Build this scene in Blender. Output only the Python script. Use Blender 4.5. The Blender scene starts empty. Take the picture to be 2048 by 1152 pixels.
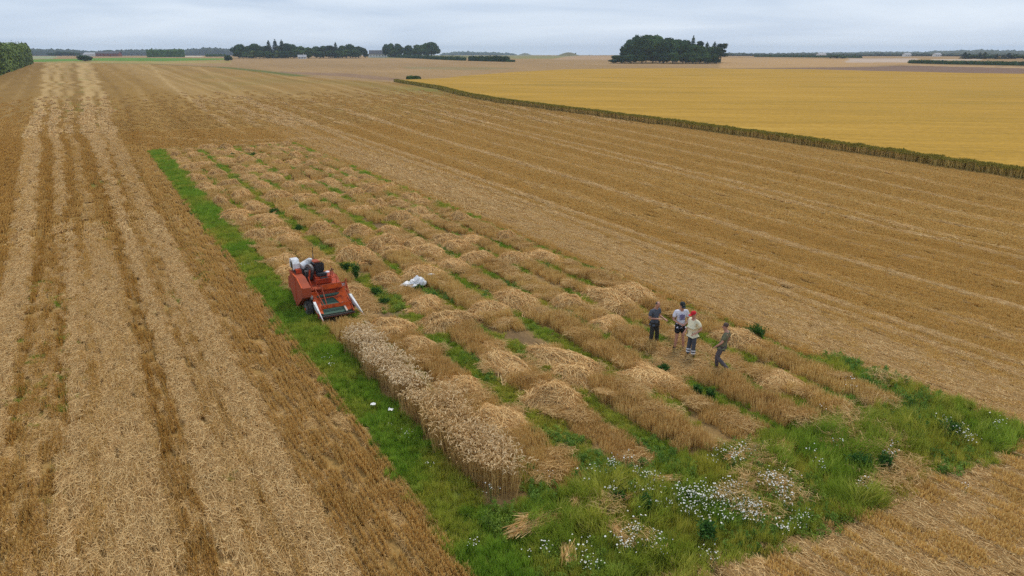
import bpy, bmesh, math, random
import numpy as np
from mathutils import Vector, Matrix, noise as mn

SC = bpy.context.scene
COL = SC.collection
PI = math.pi
# ------------------------------------------------------------------ camera, sky, sun, exposure
F_PX, CAM_H = 1450.0, 10.0
PITCH = math.atan(470 / F_PX)                 # looking down from a drone
cam_d = bpy.data.cameras.new('camera'); cam = bpy.data.objects.new('camera', cam_d); COL.objects.link(cam)
cam_d.sensor_width = 36.0; cam_d.lens = 36.0 * F_PX / 2048.0
cam_d.clip_start = 0.1; cam_d.clip_end = 30000
cam.location = (0, 0, CAM_H); cam.rotation_euler = (PI / 2 - PITCH, 0, 0)
SC.camera = cam
SC.view_settings.view_transform = 'Standard'; SC.view_settings.look = 'None'
SC.view_settings.gamma = 1.0; SC.view_settings.exposure = 0.45
SC.view_settings.use_curve_mapping = False
SC.cycles.max_bounces = 6; SC.cycles.diffuse_bounces = 3; SC.cycles.transmission_bounces = 4
SC.cycles.volume_bounces = 1; SC.cycles.use_denoising = False
SUN_EL, SUN_AZ = math.radians(52), math.radians(25)     # azimuth measured from +Y (ahead) to +X

world = bpy.data.worlds.new('World'); SC.world = world; world.use_nodes = True
nt = world.node_tree; nt.nodes.clear()
N = nt.nodes.new; Lk = nt.links.new
out = N('ShaderNodeOutputWorld')
sky = N('ShaderNodeTexSky'); sky.sky_type = 'NISHITA'; sky.sun_disc = False
sky.sun_elevation = SUN_EL; sky.sun_rotation = SUN_AZ; sky.air_density = 1.0; sky.dust_density = 1.5
bg1 = N('ShaderNodeBackground'); bg1.inputs[1].default_value = 0.08
Lk(sky.outputs[0], bg1.inputs[0])
tc = N('ShaderNodeTexCoord')
sp = N('ShaderNodeSeparateXYZ'); Lk(tc.outputs['Generated'], sp.inputs[0])
# flat cloud deck: direction divided by its height above the horizon
mz = N('ShaderNodeMath'); mz.operation = 'MAXIMUM'; mz.inputs[1].default_value = 0.0; Lk(sp.outputs[2], mz.inputs[0])
az = N('ShaderNodeMath'); az.operation = 'ADD'; az.inputs[1].default_value = 0.09; Lk(mz.outputs[0], az.inputs[0])
dx = N('ShaderNodeMath'); dx.operation = 'DIVIDE'; Lk(sp.outputs[0], dx.inputs[0]); Lk(az.outputs[0], dx.inputs[1])
dy = N('ShaderNodeMath'); dy.operation = 'DIVIDE'; Lk(sp.outputs[1], dy.inputs[0]); Lk(az.outputs[0], dy.inputs[1])
cb = N('ShaderNodeCombineXYZ'); Lk(dx.outputs[0], cb.inputs[0]); Lk(dy.outputs[0], cb.inputs[1])
nz = N('ShaderNodeTexNoise'); nz.inputs['Scale'].default_value = 0.34; nz.inputs['Detail'].default_value = 5
nz.inputs['Roughness'].default_value = 0.5; nz.inputs['Distortion'].default_value = 0.5; Lk(cb.outputs[0], nz.inputs['Vector'])
rp = N('ShaderNodeValToRGB'); Lk(nz.outputs[0], rp.inputs[0])
rp.color_ramp.elements[0].position = 0.36; rp.color_ramp.elements[0].color = (0.33, 0.42, 0.57, 1)
rp.color_ramp.elements[1].position = 0.64; rp.color_ramp.elements[1].color = (0.66, 0.72, 0.80, 1)
# paler towards the horizon
hz = N('ShaderNodeMapRange'); hz.inputs[1].default_value = 0.0; hz.inputs[2].default_value = 0.11
hz.inputs[3].default_value = 0.62; hz.inputs[4].default_value = 0.0; Lk(mz.outputs[0], hz.inputs[0])
mx = N('ShaderNodeMixRGB'); mx.inputs[2].default_value = (0.56, 0.66, 0.79, 1)
Lk(hz.outputs[0], mx.inputs[0]); Lk(rp.outputs[0], mx.inputs[1])
bg2 = N('ShaderNodeBackground'); bg2.inputs[1].default_value = 1.0; Lk(mx.outputs[0], bg2.inputs[0])
ms = N('ShaderNodeMixShader'); ms.inputs[0].default_value = 0.88
Lk(bg1.outputs[0], ms.inputs[1]); Lk(bg2.outputs[0], ms.inputs[2]); Lk(ms.outputs[0], out.inputs[0])

sd = bpy.data.lights.new('sun', 'SUN'); sun = bpy.data.objects.new('sun', sd); COL.objects.link(sun)
sd.energy = 1.5; sd.angle = math.radians(10); sd.color = (1.0, 0.90, 0.74)
sv = Vector((math.sin(SUN_AZ) * math.cos(SUN_EL), math.cos(SUN_AZ) * math.cos(SUN_EL), math.sin(SUN_EL)))
sun.rotation_euler = sv.to_track_quat('Z', 'Y').to_euler(); sun.location = sv * 100 + Vector((0, 0, 0))

# ------------------------------------------------------------------ frames
TH = math.atan(874 / math.hypot(F_PX, 470))       # the crop rows run 30 degrees left of the view axis
CT, ST = math.cos(TH), math.sin(TH)
def UV(x, y): return x * CT + y * ST, -x * ST + y * CT        # world -> field (u across rows, v along rows)
def XY(u, v): return u * CT - v * ST, u * ST + v * CT
_TR = np.array([0, 300, 420, 560, 700, 800, 1100, 1600, 3000, 6000.])
_TZ = np.array([0, 0, .8, 1.9, 3.3, 4.2, 5.0, 4.4, 1.2, -5.5])
def T(r): return np.interp(r, _TR, _TZ)
def ray(px, py):
    a = (px - 1024) / F_PX; b = -(py - 576) / F_PX
    return a, math.cos(PITCH) + b * math.sin(PITCH), -math.sin(PITCH) + b * math.cos(PITCH)
def ground_at(px, py):
    """Surveyed point of the terrain seen in that place of the photograph."""
    a, b, c = ray(px, py); h = math.hypot(a, b); a, b, c = a / h, b / h, c / h
    lo, hi = 3.0, 5900.0
    for _ in range(50):
        m = .5 * (lo + hi)
        if CAM_H + c * m > T(m): lo = m
        else: hi = m
    return a * lo, b * lo, float(T(lo)), lo
def at_range(px, r):
    a, b, c = ray(px, 120); h = math.hypot(a, b)
    return a / h * r, b / h * r, float(T(r))

# ------------------------------------------------------------------ object helpers
def tag(o, label=None, cat=None, group=None, kind=None):
    if label: o['label'] = label
    if cat: o['category'] = cat
    if group: o['group'] = group
    if kind: o['kind'] = kind
    return o
def empty(name, loc=(0, 0, 0), rz=0, **k):
    o = bpy.data.objects.new(name, None); COL.objects.link(o); o.location = loc; o.rotation_euler = (0, 0, rz)
    o.empty_display_size = .2
    return tag(o, **k)
def link_mesh(name, me, parent=None, mat=None, **k):
    o = bpy.data.objects.new(name, me); COL.objects.link(o)
    if mat and not me.materials: me.materials.append(mat)
    if parent is not None: o.parent = parent
    return tag(o, **k)
def np_mesh(name, V, Fq, attrs=None, mat=None, smooth=False):
    V = np.asarray(V, dtype=np.float32); Fq = np.asarray(Fq, dtype=np.int32)
    k = Fq.shape[1]; me = bpy.data.meshes.new(name)
    me.vertices.add(len(V)); me.vertices.foreach_set('co', V.ravel())
    me.loops.add(Fq.size); me.loops.foreach_set('vertex_index', Fq.ravel())
    me.polygons.add(len(Fq)); me.polygons.foreach_set('loop_start', np.arange(0, Fq.size, k, dtype=np.int32))
    if smooth: me.polygons.foreach_set('use_smooth', np.ones(len(Fq), dtype=bool))
    me.update(calc_edges=True); me.validate()
    for a, arr in (attrs or {}).items():
        arr = np.asarray(arr, dtype=np.float32)
        if arr.ndim == 1:
            at = me.attributes.new(a, 'FLOAT', 'POINT'); at.data.foreach_set('value', arr)
        else:
            at = me.attributes.new(a, 'FLOAT_COLOR', 'POINT')
            at.data.foreach_set('color', np.c_[arr, np.ones(len(arr))].astype(np.float32).ravel())
    if mat: me.materials.append(mat)
    return me

# ------------------------------------------------------------------ materials
def new_mat(name):
    m = bpy.data.materials.new(name); m.use_nodes = True
    t = m.node_tree; b = t.nodes['Principled BSDF']
    return m, t, t.nodes.new, t.links.new, b
def ramp(n, stops):
    e = n.color_ramp.elements
    while len(e) < len(stops): e.new(.5)
    for i, (p, c) in enumerate(stops): e[i].position = p; e[i].color = (*c, 1)
def paint(name, col, rough=.5, metal=0, wear=.12, scale=8, dirt=None):
    m, t, N, L, b = new_mat(name)
    nz = N('ShaderNodeTexNoise'); nz.inputs['Scale'].default_value = scale; nz.inputs['Detail'].default_value = 6
    tc = N('ShaderNodeTexCoord'); L(tc.outputs['Object'], nz.inputs['Vector'])
    r = N('ShaderNodeValToRGB'); d = dirt or tuple(c * (1 - wear * 2.2) for c in col)
    ramp(r, [(.3, d), (.55, col), (.8, tuple(min(1, c * (1 + wear)) for c in col))])
    L(nz.outputs[0], r.inputs[0]); L(r.outputs[0], b.inputs['Base Color'])
    b.inputs['Roughness'].default_value = rough; b.inputs['Metallic'].default_value = metal
    return m
def blade_mat(name, lo, hi, tipc=None, rough=.7, trans=.25, tone2=None, pv=.06):
    """Blades: colour from a per-blade random, per-patch tone, slightly see-through."""
    m, t, N, L, b = new_mat(name)
    a = N('ShaderNodeAttribute'); a.attribute_name = 'rnd'
    r = N('ShaderNodeValToRGB'); ramp(r, lo if isinstance(lo, list) else [(0, lo), (1, hi)])
    L(a.outputs['Fac'], r.inputs[0]); col = r.outputs[0]
    at = N('ShaderNodeAttribute'); at.attribute_name = 'tone'; at.attribute_type = 'INSTANCER'
    if tone2:
        r2 = N('ShaderNodeValToRGB'); ramp(r2, tone2); L(a.outputs['Fac'], r2.inputs[0])
        mxx = N('ShaderNodeMixRGB'); L(at.outputs['Fac'], mxx.inputs[0]); L(col, mxx.inputs[1]); L(r2.outputs[0], mxx.inputs[2]); col = mxx.outputs[0]
    if tipc:
        tt = N('ShaderNodeAttribute'); tt.attribute_name = 't'
        mxx = N('ShaderNodeMixRGB'); mxx.inputs[2].default_value = (*tipc, 1); L(tt.outputs['Fac'], mxx.inputs[0]); L(col, mxx.inputs[1]); col = mxx.outputs[0]
    oi = N('ShaderNodeObjectInfo'); mr = N('ShaderNodeMapRange'); mr.inputs[3].default_value = 1 - pv; mr.inputs[4].default_value = 1 + pv
    L(oi.outputs['Random'], mr.inputs[0])
    mu = N('ShaderNodeMixRGB'); mu.blend_type = 'MULTIPLY'; mu.inputs[0].default_value = 1
    L(col, mu.inputs[1]); L(mr.outputs[0], mu.inputs[2])
    L(mu.outputs[0], b.inputs['Base Color']); b.inputs['Roughness'].default_value = rough
    b.inputs['Specular IOR Level'].default_value = .12
    if trans:
        tr = N('ShaderNodeBsdfTranslucent'); L(mu.outputs[0], tr.inputs[0])
        mix = N('ShaderNodeMixShader'); mix.inputs[0].default_value = trans
        L(b.outputs[0], mix.inputs[1]); L(tr.outputs[0], mix.inputs[2]); L(mix.outputs[0], t.nodes['Material Output'].inputs[0])
    return m
def foliage_mat(name, dark, light, scale=.25):
    m, t, N, L, b = new_mat(name)
    a = N('ShaderNodeAttribute'); a.attribute_name = 'rnd'
    g = N('ShaderNodeTexCoord'); nz = N('ShaderNodeTexNoise'); nz.inputs['Scale'].default_value = scale; nz.inputs['Detail'].default_value = 3
    L(g.outputs['Object'], nz.inputs['Vector'])
    ad = N('ShaderNodeMath'); ad.operation = 'MULTIPLY_ADD'; ad.inputs[1].default_value = .45; L(a.outputs['Fac'], ad.inputs[0]); L(nz.outputs[0], ad.inputs[2])
    r = N('ShaderNodeValToRGB'); ramp(r, [(.4, dark), (.95, light)]); L(ad.outputs[0], r.inputs[0])
    oi = N('ShaderNodeObjectInfo'); mr = N('ShaderNodeMapRange'); mr.inputs[3].default_value = .75; mr.inputs[4].default_value = 1.25
    L(oi.outputs['Random'], mr.inputs[0])
    mu = N('ShaderNodeMixRGB'); mu.blend_type = 'MULTIPLY'; mu.inputs[0].default_value = 1; L(r.outputs[0], mu.inputs[1]); L(mr.outputs[0], mu.inputs[2])
    L(mu.outputs[0], b.inputs['Base Color']); b.inputs['Roughness'].default_value = .75; b.inputs['Specular IOR Level'].default_value = .1
    return m

# ------------------------------------------------------------------ numpy value noise
_rs = np.random.RandomState(7); _tab = _rs.rand(256, 256)
def vn(x, y):
    xi = np.floor(x).astype(int); yi = np.floor(y).astype(int); fx = x - xi; fy = y - yi
    fx = fx * fx * (3 - 2 * fx); fy = fy * fy * (3 - 2 * fy)
    g = lambda a, b: _tab[a % 256, b % 256]
    return (g(xi, yi) * (1 - fx) + g(xi + 1, yi) * fx) * (1 - fy) + (g(xi, yi + 1) * (1 - fx) + g(xi + 1, yi + 1) * fx) * fy
def fbm(x, y, o=3): return sum(vn(x * 2 ** i + 17 * i, y * 2 ** i + 31 * i) / 2 ** i for i in range(o)) / sum(1 / 2 ** i for i in range(o))
def sst(a, b, x): t = np.clip((x - a) / (b - a), 0, 1); return t * t * (3 - 2 * t)
def band(x, a, b, s=.12): return sst(a - s, a + s, x) * (1 - sst(b - s, b + s, x))

# ------------------------------------------------------------------ the stubble field: what grows where
ROWS = [(6.55, 8.0), (8.15, 9.55), (10.25, 11.65), (12.05, 13.4), (13.9, 15.2), (15.5, 16.9), (17.25, 18.3), (18.6, 20.05)]
PLOT_U0, PLOT_U1, PLOT_V0, PLOT_V1 = 5.35, 20.35, 12.2, 86.5
KV = ([0, 12, 25, 40, 65, 87, 110, 170, 250, 900], [1, 1, 1.03, 1.15, 1.3, 1.42, 1.6, 2.02, 2.6, 5])
def plot_end(u): return 12.5 + .35 * (fbm(u * 1.3, u * 0 + 3.) - .5) - .12 * np.clip(u - 9, 0, 12)
def field_state(u, v):
    """straw (loose pale straw 0..1), green 0..1, soil 0..1, shade tone of the stubble 0..1"""
    u = np.asarray(u, float); v = np.asarray(v, float)
    n1 = fbm(u * .8, v * .25); n2 = fbm(u * 3.1, v * 1.2 + 50); n3 = fbm(u * .11 + 9, v * .05 + 4)
    w = (vn(v * .045, v * 0 + 5.) - .5) * np.interp(v, [0, 70, 150, 400], [0, .4, 2.4, 5]) + (vn(v * .11 + 9, v * 0 + 2.) - .5) * np.interp(v, [0, 70, 150, 400], [0.1, .35, 1.2, 1.6])
    Lb = -3.8 - .03 * np.maximum(0, v - 60); Rb = 1.3 + np.interp(v, [60, 90, 190, 340, 600], [0, -.4, 2.9, 4.7, 6])
    q = -3.8 + (u - Lb) / (Rb - Lb) * 5.1 + w * .28 * np.exp(-((u - 0) / 9) ** 2)
    q = np.where(q > 1.3, 1.3 + (u - Rb) + 0 * q, q); q = np.where(u < Lb, -3.8 + (u - Lb), q)
    wob = (n2 - .5) * .14; nearf = 1 - sst(30, 62, v)
    straw = .05 + .10 * n1 + .42 * nearf * band(u, -4.3, 3.35, .35) * (.7 + .6 * n1)
    for pts, k in (([(0, -3.8, .42), (36, -3.9, .42), (60, -4.55, .55), (88, -5.55, .75), (150, -7.0, .75), (200, -8.2, .9), (340, -11, 1.3), (800, -20, 3)], .62),
                   ([(0, -1.65, .34), (36, -1.75, .36), (60, -2.4, .42), (88, -3.05, .42), (150, -4.7, .6), (200, -5.7, .8), (340, -7.4, 1.1), (800, -12, 3)], .58),
                   ([(0, -.45, .62), (36, -.4, .55), (60, -.95, .34), (88, -1.55, .32), (150, -2.5, .6), (200, -3.2, .8), (340, -4.0, 1.2), (800, -6, 3)], .34),
                   ([(0, 1.35, .33), (20, 1.3, .24), (36, 1.1, .2), (60, .9, .4), (88, .6, .65), (150, .2, .85), (200, .9, 1.0), (340, 1.2, 1.4), (800, 3, 3)], .66),
                   ([(0, 2.9, .36), (36, 2.65, .42), (60, 2.5, .55), (88, 2.5, .65), (150, 3.0, .9), (200, 4.3, .8), (260, 3.4, .9), (340, 5.2, 1.2), (800, 9, 3)], .55),
                   ([(0, 2.0, .2), (60, 1.75, .2), (88, 1.6, .25), (150, 1.5, .4), (340, 2.4, .9), (800, 5, 2)], .28)):
        a = np.array(pts); c0 = np.interp(v, a[:, 0], a[:, 1]) + w * .55 * sst(60, 120, v); h0 = np.interp(v, a[:, 0], a[:, 2]); d = np.abs(u + wob - c0) / h0
        straw = straw + k * (1 + .35 * sst(60, 110, v)) * (1 - sst(.7, 1.35, d)) * (.8 + .4 * vn(v * .15 + pts[0][1], v * 0 + 1.))
    tone = .6 + .3 * (n1 - .5) - .22 * sst(40, 70, v) * sst(-9, -6, u) * (1 - sst(3.2, 4.5, u - .02 * np.maximum(0, v - 90)))
    tone = tone + .3 * straw
    for c, hw, k in ((-3.12, .15, .85), (-2.62, .05, .5), (-2.1, .10, .9), (-1.88, .06, .8), (-1.5, .06, .75), (-2.4, .04, .5), (.42, .10, .8), (.78, .07, .7), (.60, .03, .5), (1.75, .12, .4), (-.95, .05, .2), (2.1, .07, .3), (3.5, .12, .3)):
        kk = k * np.exp(-((q - c) / (hw * 1.0)) ** 2) * (1 - .7 * sst(60, 110, v)) * (.6 + .8 * vn(v * .35 + c * 7, v * 0 + c))
        straw = straw * (1 - np.clip(kk, 0, 1)); tone = tone - .5 * kk
    # dark stubble left of the swaths and fine drill rows
    lft = np.interp(v, [0, 36, 60, 88, 150, 200, 340, 800], [-4.4, -4.5, -5.3, -6.5, -8.0, -9.4, -12.8, -24]); tone = tone - .30 * sst(0, -2.0, u - lft) * (1 - .3 * n3)
    
    for c in (-9, -14.5, -21, -28): straw = straw + .22 * np.exp(-((q - c) / .5) ** 2)
    tone = tone + .22 * (vn(u * 2.6 + 3, v * .05) - .5) * (u > 2.8) * (u < 5.4)
    tone = tone + .34 * sst(3.1, 3.6, u) * (u < 5.4) * (v < 95); straw = straw + .24 * sst(3.1, 3.6, u) * (u < 5.4) * (v < 95) * (.5 + vn(u * 3, v * .1 + 6))
    # stubble right of the swaths and beyond the plots
    far = sst(80, 100, v) * sst(1.8, 4, q)
    tone = tone * (1 - far) + far * (.80 + .4 * (n3 - .5))
    straw = straw * (1 - far * .6)
    s = (u - 20) / np.interp(v, *KV)
    R = sst(20.2, 21, u) 
    rs = .27 + .22 * (fbm(s * .9, v * .02 + 7) - .5) + .42 * band(s, .8, 4.6, .8) * (1 - .6 * sst(60, 95, v))
    rn = fbm(s * .5, v * .012 + 9)
    for c, hw, k in ((5.0, .2, .55), (5.95, .22, .5), (3.2, .2, .3), (8.4, .22, .25), (12, .26, .45), (15.2, .2, .22), (17.5, .3, .18), (19.9, .25, .4), (21.3, .22, .42), (24.2, .3, .3), (27.5, .4, .25), (31, .3, .3), (35, .5, .2), (39, .4, .2)):
        rs = rs + 1.6 * k * np.exp(-((s - c + (vn(v * .05, v * 0 + c) - .5) * .3) / (hw * 1.1)) ** 2) * (.65 + .5 * vn(v * .02 + c, v * 0 + c * 3))
    for c, hw, k in ((4.4, .35, .2), (7, .5, .22), (10, .6, .2), (13.6, .5, .22), (18.6, .35, .3), (22.6, .45, .28), (25.8, .6, .25), (29, .7, .3), (33, .6, .25)):
        e = np.exp(-((s - c) / hw) ** 2) * (.6 + .6 * vn(v * .02 + c * 2, v * 0 + c)); rs = rs - k * e; tone = np.where(u > 20.5, tone - .0 * e, tone)
    lit = (1 - sst(9, 20, s)) * .10
    straw = straw * (1 - R) + R * np.clip(rs + lit, .05, 1) * (1 - .35 * sst(70, 160, v))
    tone = tone * (1 - R) + R * (.70 + .3 * (n3 - .5))
    # bent swaths beyond the plots
    for pts, hw, k in ((((4.5, 96), (6, 125), (7.2, 161), (9, 258), (8.8, 411)),   .7, -.4), (((17.3, 99), (19, 140), (25.5, 270), (45, 607)), .7, .5), (((12, 97), (13, 140), (17, 270), (30, 607)), .6, -.25),
                       (((26, 110), (32, 170), (46, 300), (75, 600)), .9, .3), (((9, 100), (10, 140), (15, 260)), .6, .28)):
        uc = np.interp(v, [p[1] for p in pts], [p[0] for p in pts]); kk = abs(k) * np.exp(-((u - uc) / hw) ** 2) * sst(pts[0][1] - 6, pts[0][1] + 6, v)
        if k > 0: straw = straw + kk
        else: tone = tone - kk; straw = straw * (1 - kk)
    vh = np.interp(u, [3, 5.5, 13.8, 24.4, 26.6], [106, 104, 92.8, 89.5, 85]); kk = .5 * np.exp(-((v - vh) / .8) ** 2) * band(u, 5, 26, .5)
    straw = straw + kk
    green = .75 * sst(.66, .78, fbm(u * .35 + 3, v * .12 + 8)) * (u < 5.3) * sst(-5, -1, q) * .8
    green = green + .5 * np.exp(-(((u + 2.0) / .22) ** 2 + ((v - 18.6) / .9) ** 2)) + .45 * np.exp(-(((u - 1.9) / .2) ** 2 + ((v - 17) / 1.2) ** 2)) + .5 * np.exp(-(((u - 3.8) / .5) ** 2 + ((v - 38) / 4) ** 2))
    # pale green flush near the crop corner
    green = green + .5 * np.exp(-(((u - 88) / 9) ** 2 + ((v - 195) / 30) ** 2))
    green = green + .16 * sst(.55, .75, fbm(u * .05 + 20, v * .03 + 11)) * (u > 30)
    green = green + .35 * sst(34, 60, v - u * .0) * sst(-33, -36, u)
    soil = np.zeros_like(u)
    # the plots
    P = band(u, PLOT_U0, PLOT_U1, .04) * (v < PLOT_V1) * (v > 8.3)
    grass = np.zeros_like(u)
    grass = np.maximum(grass, band(u + (n2 - .5) * .12, 5.36, 6.58, .06))
    for a, b in ((8.02, 8.14, ), (9.55, 10.25), (11.65, 12.05), (13.4, 13.9), (15.2, 15.5), (16.9, 17.25), (18.3, 18.6), (19.95, 20.6)):
        amt = 1.0 if b - a > .5 else .85
        grass = np.maximum(grass, amt * band(u + (n2 - .5) * .25, a - .04, b + .04, .05) * sst(.24, .48, fbm(u * .9 + 5, v * .8)))
    weed = (v < plot_end(u)) * (u > 6.4)
    weed = np.maximum(weed, band(u, 19.9, 21.1, .2) * sst(16, 13, v) * .9)
    lowb = 8.55 - .045 * (u - 9) + (n2 - .5) * .7 + .4 * (n1 - .5)
    weed = weed * (v > lowb) * (u < 21.1 + (n2 - .5) * .8 - .0 * v)
    grass = np.maximum(grass, weed)
    # open corner of the strip at the bottom of the picture
    below = (v <= lowb) & (u > 5.4)
    Pg = np.where(P > .5, grass, 0.0)
    strip = band(u, 5.36, 6.6, .08) * (v < PLOT_V1 + .5) * (v > 3)
    Pg = np.maximum(Pg, strip); Pg = np.maximum(Pg, weed * 1.0)
    Pg = np.where(below & (u > 6.6), 0.0, Pg)
    inside = (u > PLOT_U0) & (u < PLOT_U1) & (v < PLOT_V1) & (v > lowb)
    soil = np.where(inside & (Pg < .5), .35 + .3 * n2, 0)
    for uc, vc, du, dv in ((12.6, 20.9, .75, 2.2), (14.4, 41, .7, 1.8), (9.3, 26.2, 1.0, 1.0), (17.5, 36, .6, 2), (10.9, 33.5, .5, 1.0), (16.2, 52, .7, 2)):
        e = np.exp(-(((u - uc) / du) ** 4 + ((v - vc) / dv) ** 4)); soil = np.maximum(soil, e)
    straw = np.where(inside, .35 + .3 * n1, straw)
    straw = np.where(below, 1.0 + .4 * (n1 - .5), straw); tone = np.where(below, .95, tone)
    green = np.where(inside, Pg, np.maximum(green, np.where(below, .25 * sst(.55, .7, fbm(u * 1.1, v * 1.1)), 0)))
    green = np.where(v <= lowb, np.maximum(green, strip), green)
    green = np.maximum(green, weed)
    return dict(straw=np.clip(straw, 0, 1), green=np.clip(green, 0, 1), soil=np.clip(soil, 0, 1), tone=np.clip(tone, 0, 1), inside=inside, weed=weed > .5, below=below, q=q)

def in_poly(px, py, poly):
    ins = np.zeros(px.shape, bool); n = len(poly); j = n - 1
    for i in range(n):
        xi, yi = poly[i]; xj, yj = poly[j]
        if yi != yj: ins ^= ((yi > py) != (yj > py)) & (px < (xj - xi) * (py - yi) / (yj - yi) + xi)
        j = i
    return ins
def wp(*pts): return [ground_at(*p)[:2] for p in pts]

# near edge of the uncut barley, (u, v), and its far edge as world points
EDGE_UV = [(62.5, 8), (64.6, 18), (67.3, 31.2), (69.2, 44), (71.0, 57.0), (73.2, 80), (74.4, 100.2), (76.7, 138.9), (82, 168), (90.8, 200.7), (98.9, 252.6), (101, 262)]
EDGE = [XY(*p) for p in EDGE_UV]
FAR_EDGE = [ground_at(*p)[:2] for p in ((2500, 162), (2250, 156), (2048, 151.5), (1800, 146), (1600, 141.5), (1400, 139.5), (1250, 139), (1130, 141), (1020, 147), (940, 154), (880, 160), (850, 163))]

POLYS = [  # far fields, surveyed outlines, colour (linear albedo)
    (wp((-400, 127), (100, 125.5), (300, 127.5), (470, 136), (640, 156), (790, 165), (860, 166), (1250, 150), (2500, 168), (2500, 104), (-400, 107)), (.33, .21, .095)),
    (wp((100, 126), (300, 127.5), (460, 126), (460, 121), (170, 122), (75, 124)), (.33, .25, .085)),
    (wp((60, 124), (180, 121.5), (330, 122.5), (448, 119.5), (448, 116.8), (240, 115.5), (60, 119)), (.12, .23, .035)),
    (wp((60, 117.5), (110, 117.5), (110, 112.5), (60, 112.5)), (.28, .30, .17)),
    (wp((350, 113.8), (405, 113.8), (405, 111.8), (350, 111.8)), (.5, .4, .28)),
    (wp((735, 116), (880, 116.8), (1030, 117.5), (1180, 118), (1230, 113), (1040, 110.8), (880, 111), (735, 111)), (.23, .21, .09)),
    (wp((1100, 119.5), (1250, 121), (1250, 113), (1150, 112)), (.38, .25, .14)),
    (wp((1440, 136), (1700, 133), (1820, 128), (1820, 121), (1700, 118), (1440, 115.5)), (.42, .26, .115)),
    (wp((1690, 125), (1820, 125), (1840, 117), (1700, 116.8)), (.47, .36, .27)),
    (wp((1440, 142), (1440, 138), (1560, 136), (1740, 134), (1820, 130), (2100, 134), (2500, 137), (2500, 170), (2048, 160)), (.20, .125, .085)),
    (wp((1800, 130.5), (2048, 136.5), (2400, 141), (2400, 138), (2048, 134), (1830, 128.8)), (.42, .27, .13)),
    (wp((1860, 120.5), (1960, 120.5), (1960, 118.3), (1860, 118.3)), (.5, .4, .3)),
    (wp((800, 133.5), (980, 134.5), (1040, 137), (940, 140), (820, 138)), (.27, .20, .09)),
    (wp((560, 143), (700, 147), (860, 162), (800, 163), (690, 153), (560, 146)), (.27, .17, .10)),
]
STUB = np.array((.27, .155, .038)); STRAWC = np.array((.46, .305, .125)); GREENC = np.array((.12, .17, .03)); SOILC = np.array((.15, .098, .056)); DARKS = np.array((.19, .104, .022))
def ground_colour(x, y):
    u, v = UV(x, y); r = np.hypot(x, y); S = field_state(u, v)
    near = 1 - sst(120, 230, r)
    c = DARKS + (STUB - DARKS) * np.clip(S['tone'] * 1.45, 0, 1.2)[:, None]
    c = c + (STRAWC - c) * S['straw'][:, None]
    c = c + (SOILC - c) * (S['soil'] * .8)[:, None]
    g = S['green'][:, None]; c = c + (GREENC - c) * g * .85
    for poly, col in POLYS:
        m = in_poly(x, y, poly) & (r > 230)
        n = .88 + .24 * fbm(x[m] * .012, y[m] * .012)[:, None]; st = 1 + .10 * (vn(u[m] * .09, v[m] * .006)[:, None] - .5)
        c[m] = np.array(col) * n * st
    # green verge beyond the stubble
    a = np.array(wp((440, 134), (520, 142), (600, 152)))
    for p, q in zip(a[:-1], a[1:]):
        d = q - p; t = np.clip(((x - p[0]) * d[0] + (y - p[1]) * d[1]) / (d @ d), 0, 1)
        dd = np.hypot(x - p[0] - t * d[0], y - p[1] - t * d[1]); w = np.exp(-(dd / 4.5) ** 2)[:, None]; c = c + (np.array((.10, .13, .03)) - c) * w * .9
    a = np.array(wp((200, 126.5), (300, 128), (440, 134)))
    for p, q in zip(a[:-1], a[1:]):
        d = q - p; t = np.clip(((x - p[0]) * d[0] + (y - p[1]) * d[1]) / (d @ d), 0, 1)
        dd = np.hypot(x - p[0] - t * d[0], y - p[1] - t * d[1]); w = np.exp(-(dd / 4.0) ** 2)[:, None]; c = c + (np.array((.10, .10, .03)) - c) * w * .6
    return c, S

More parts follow.
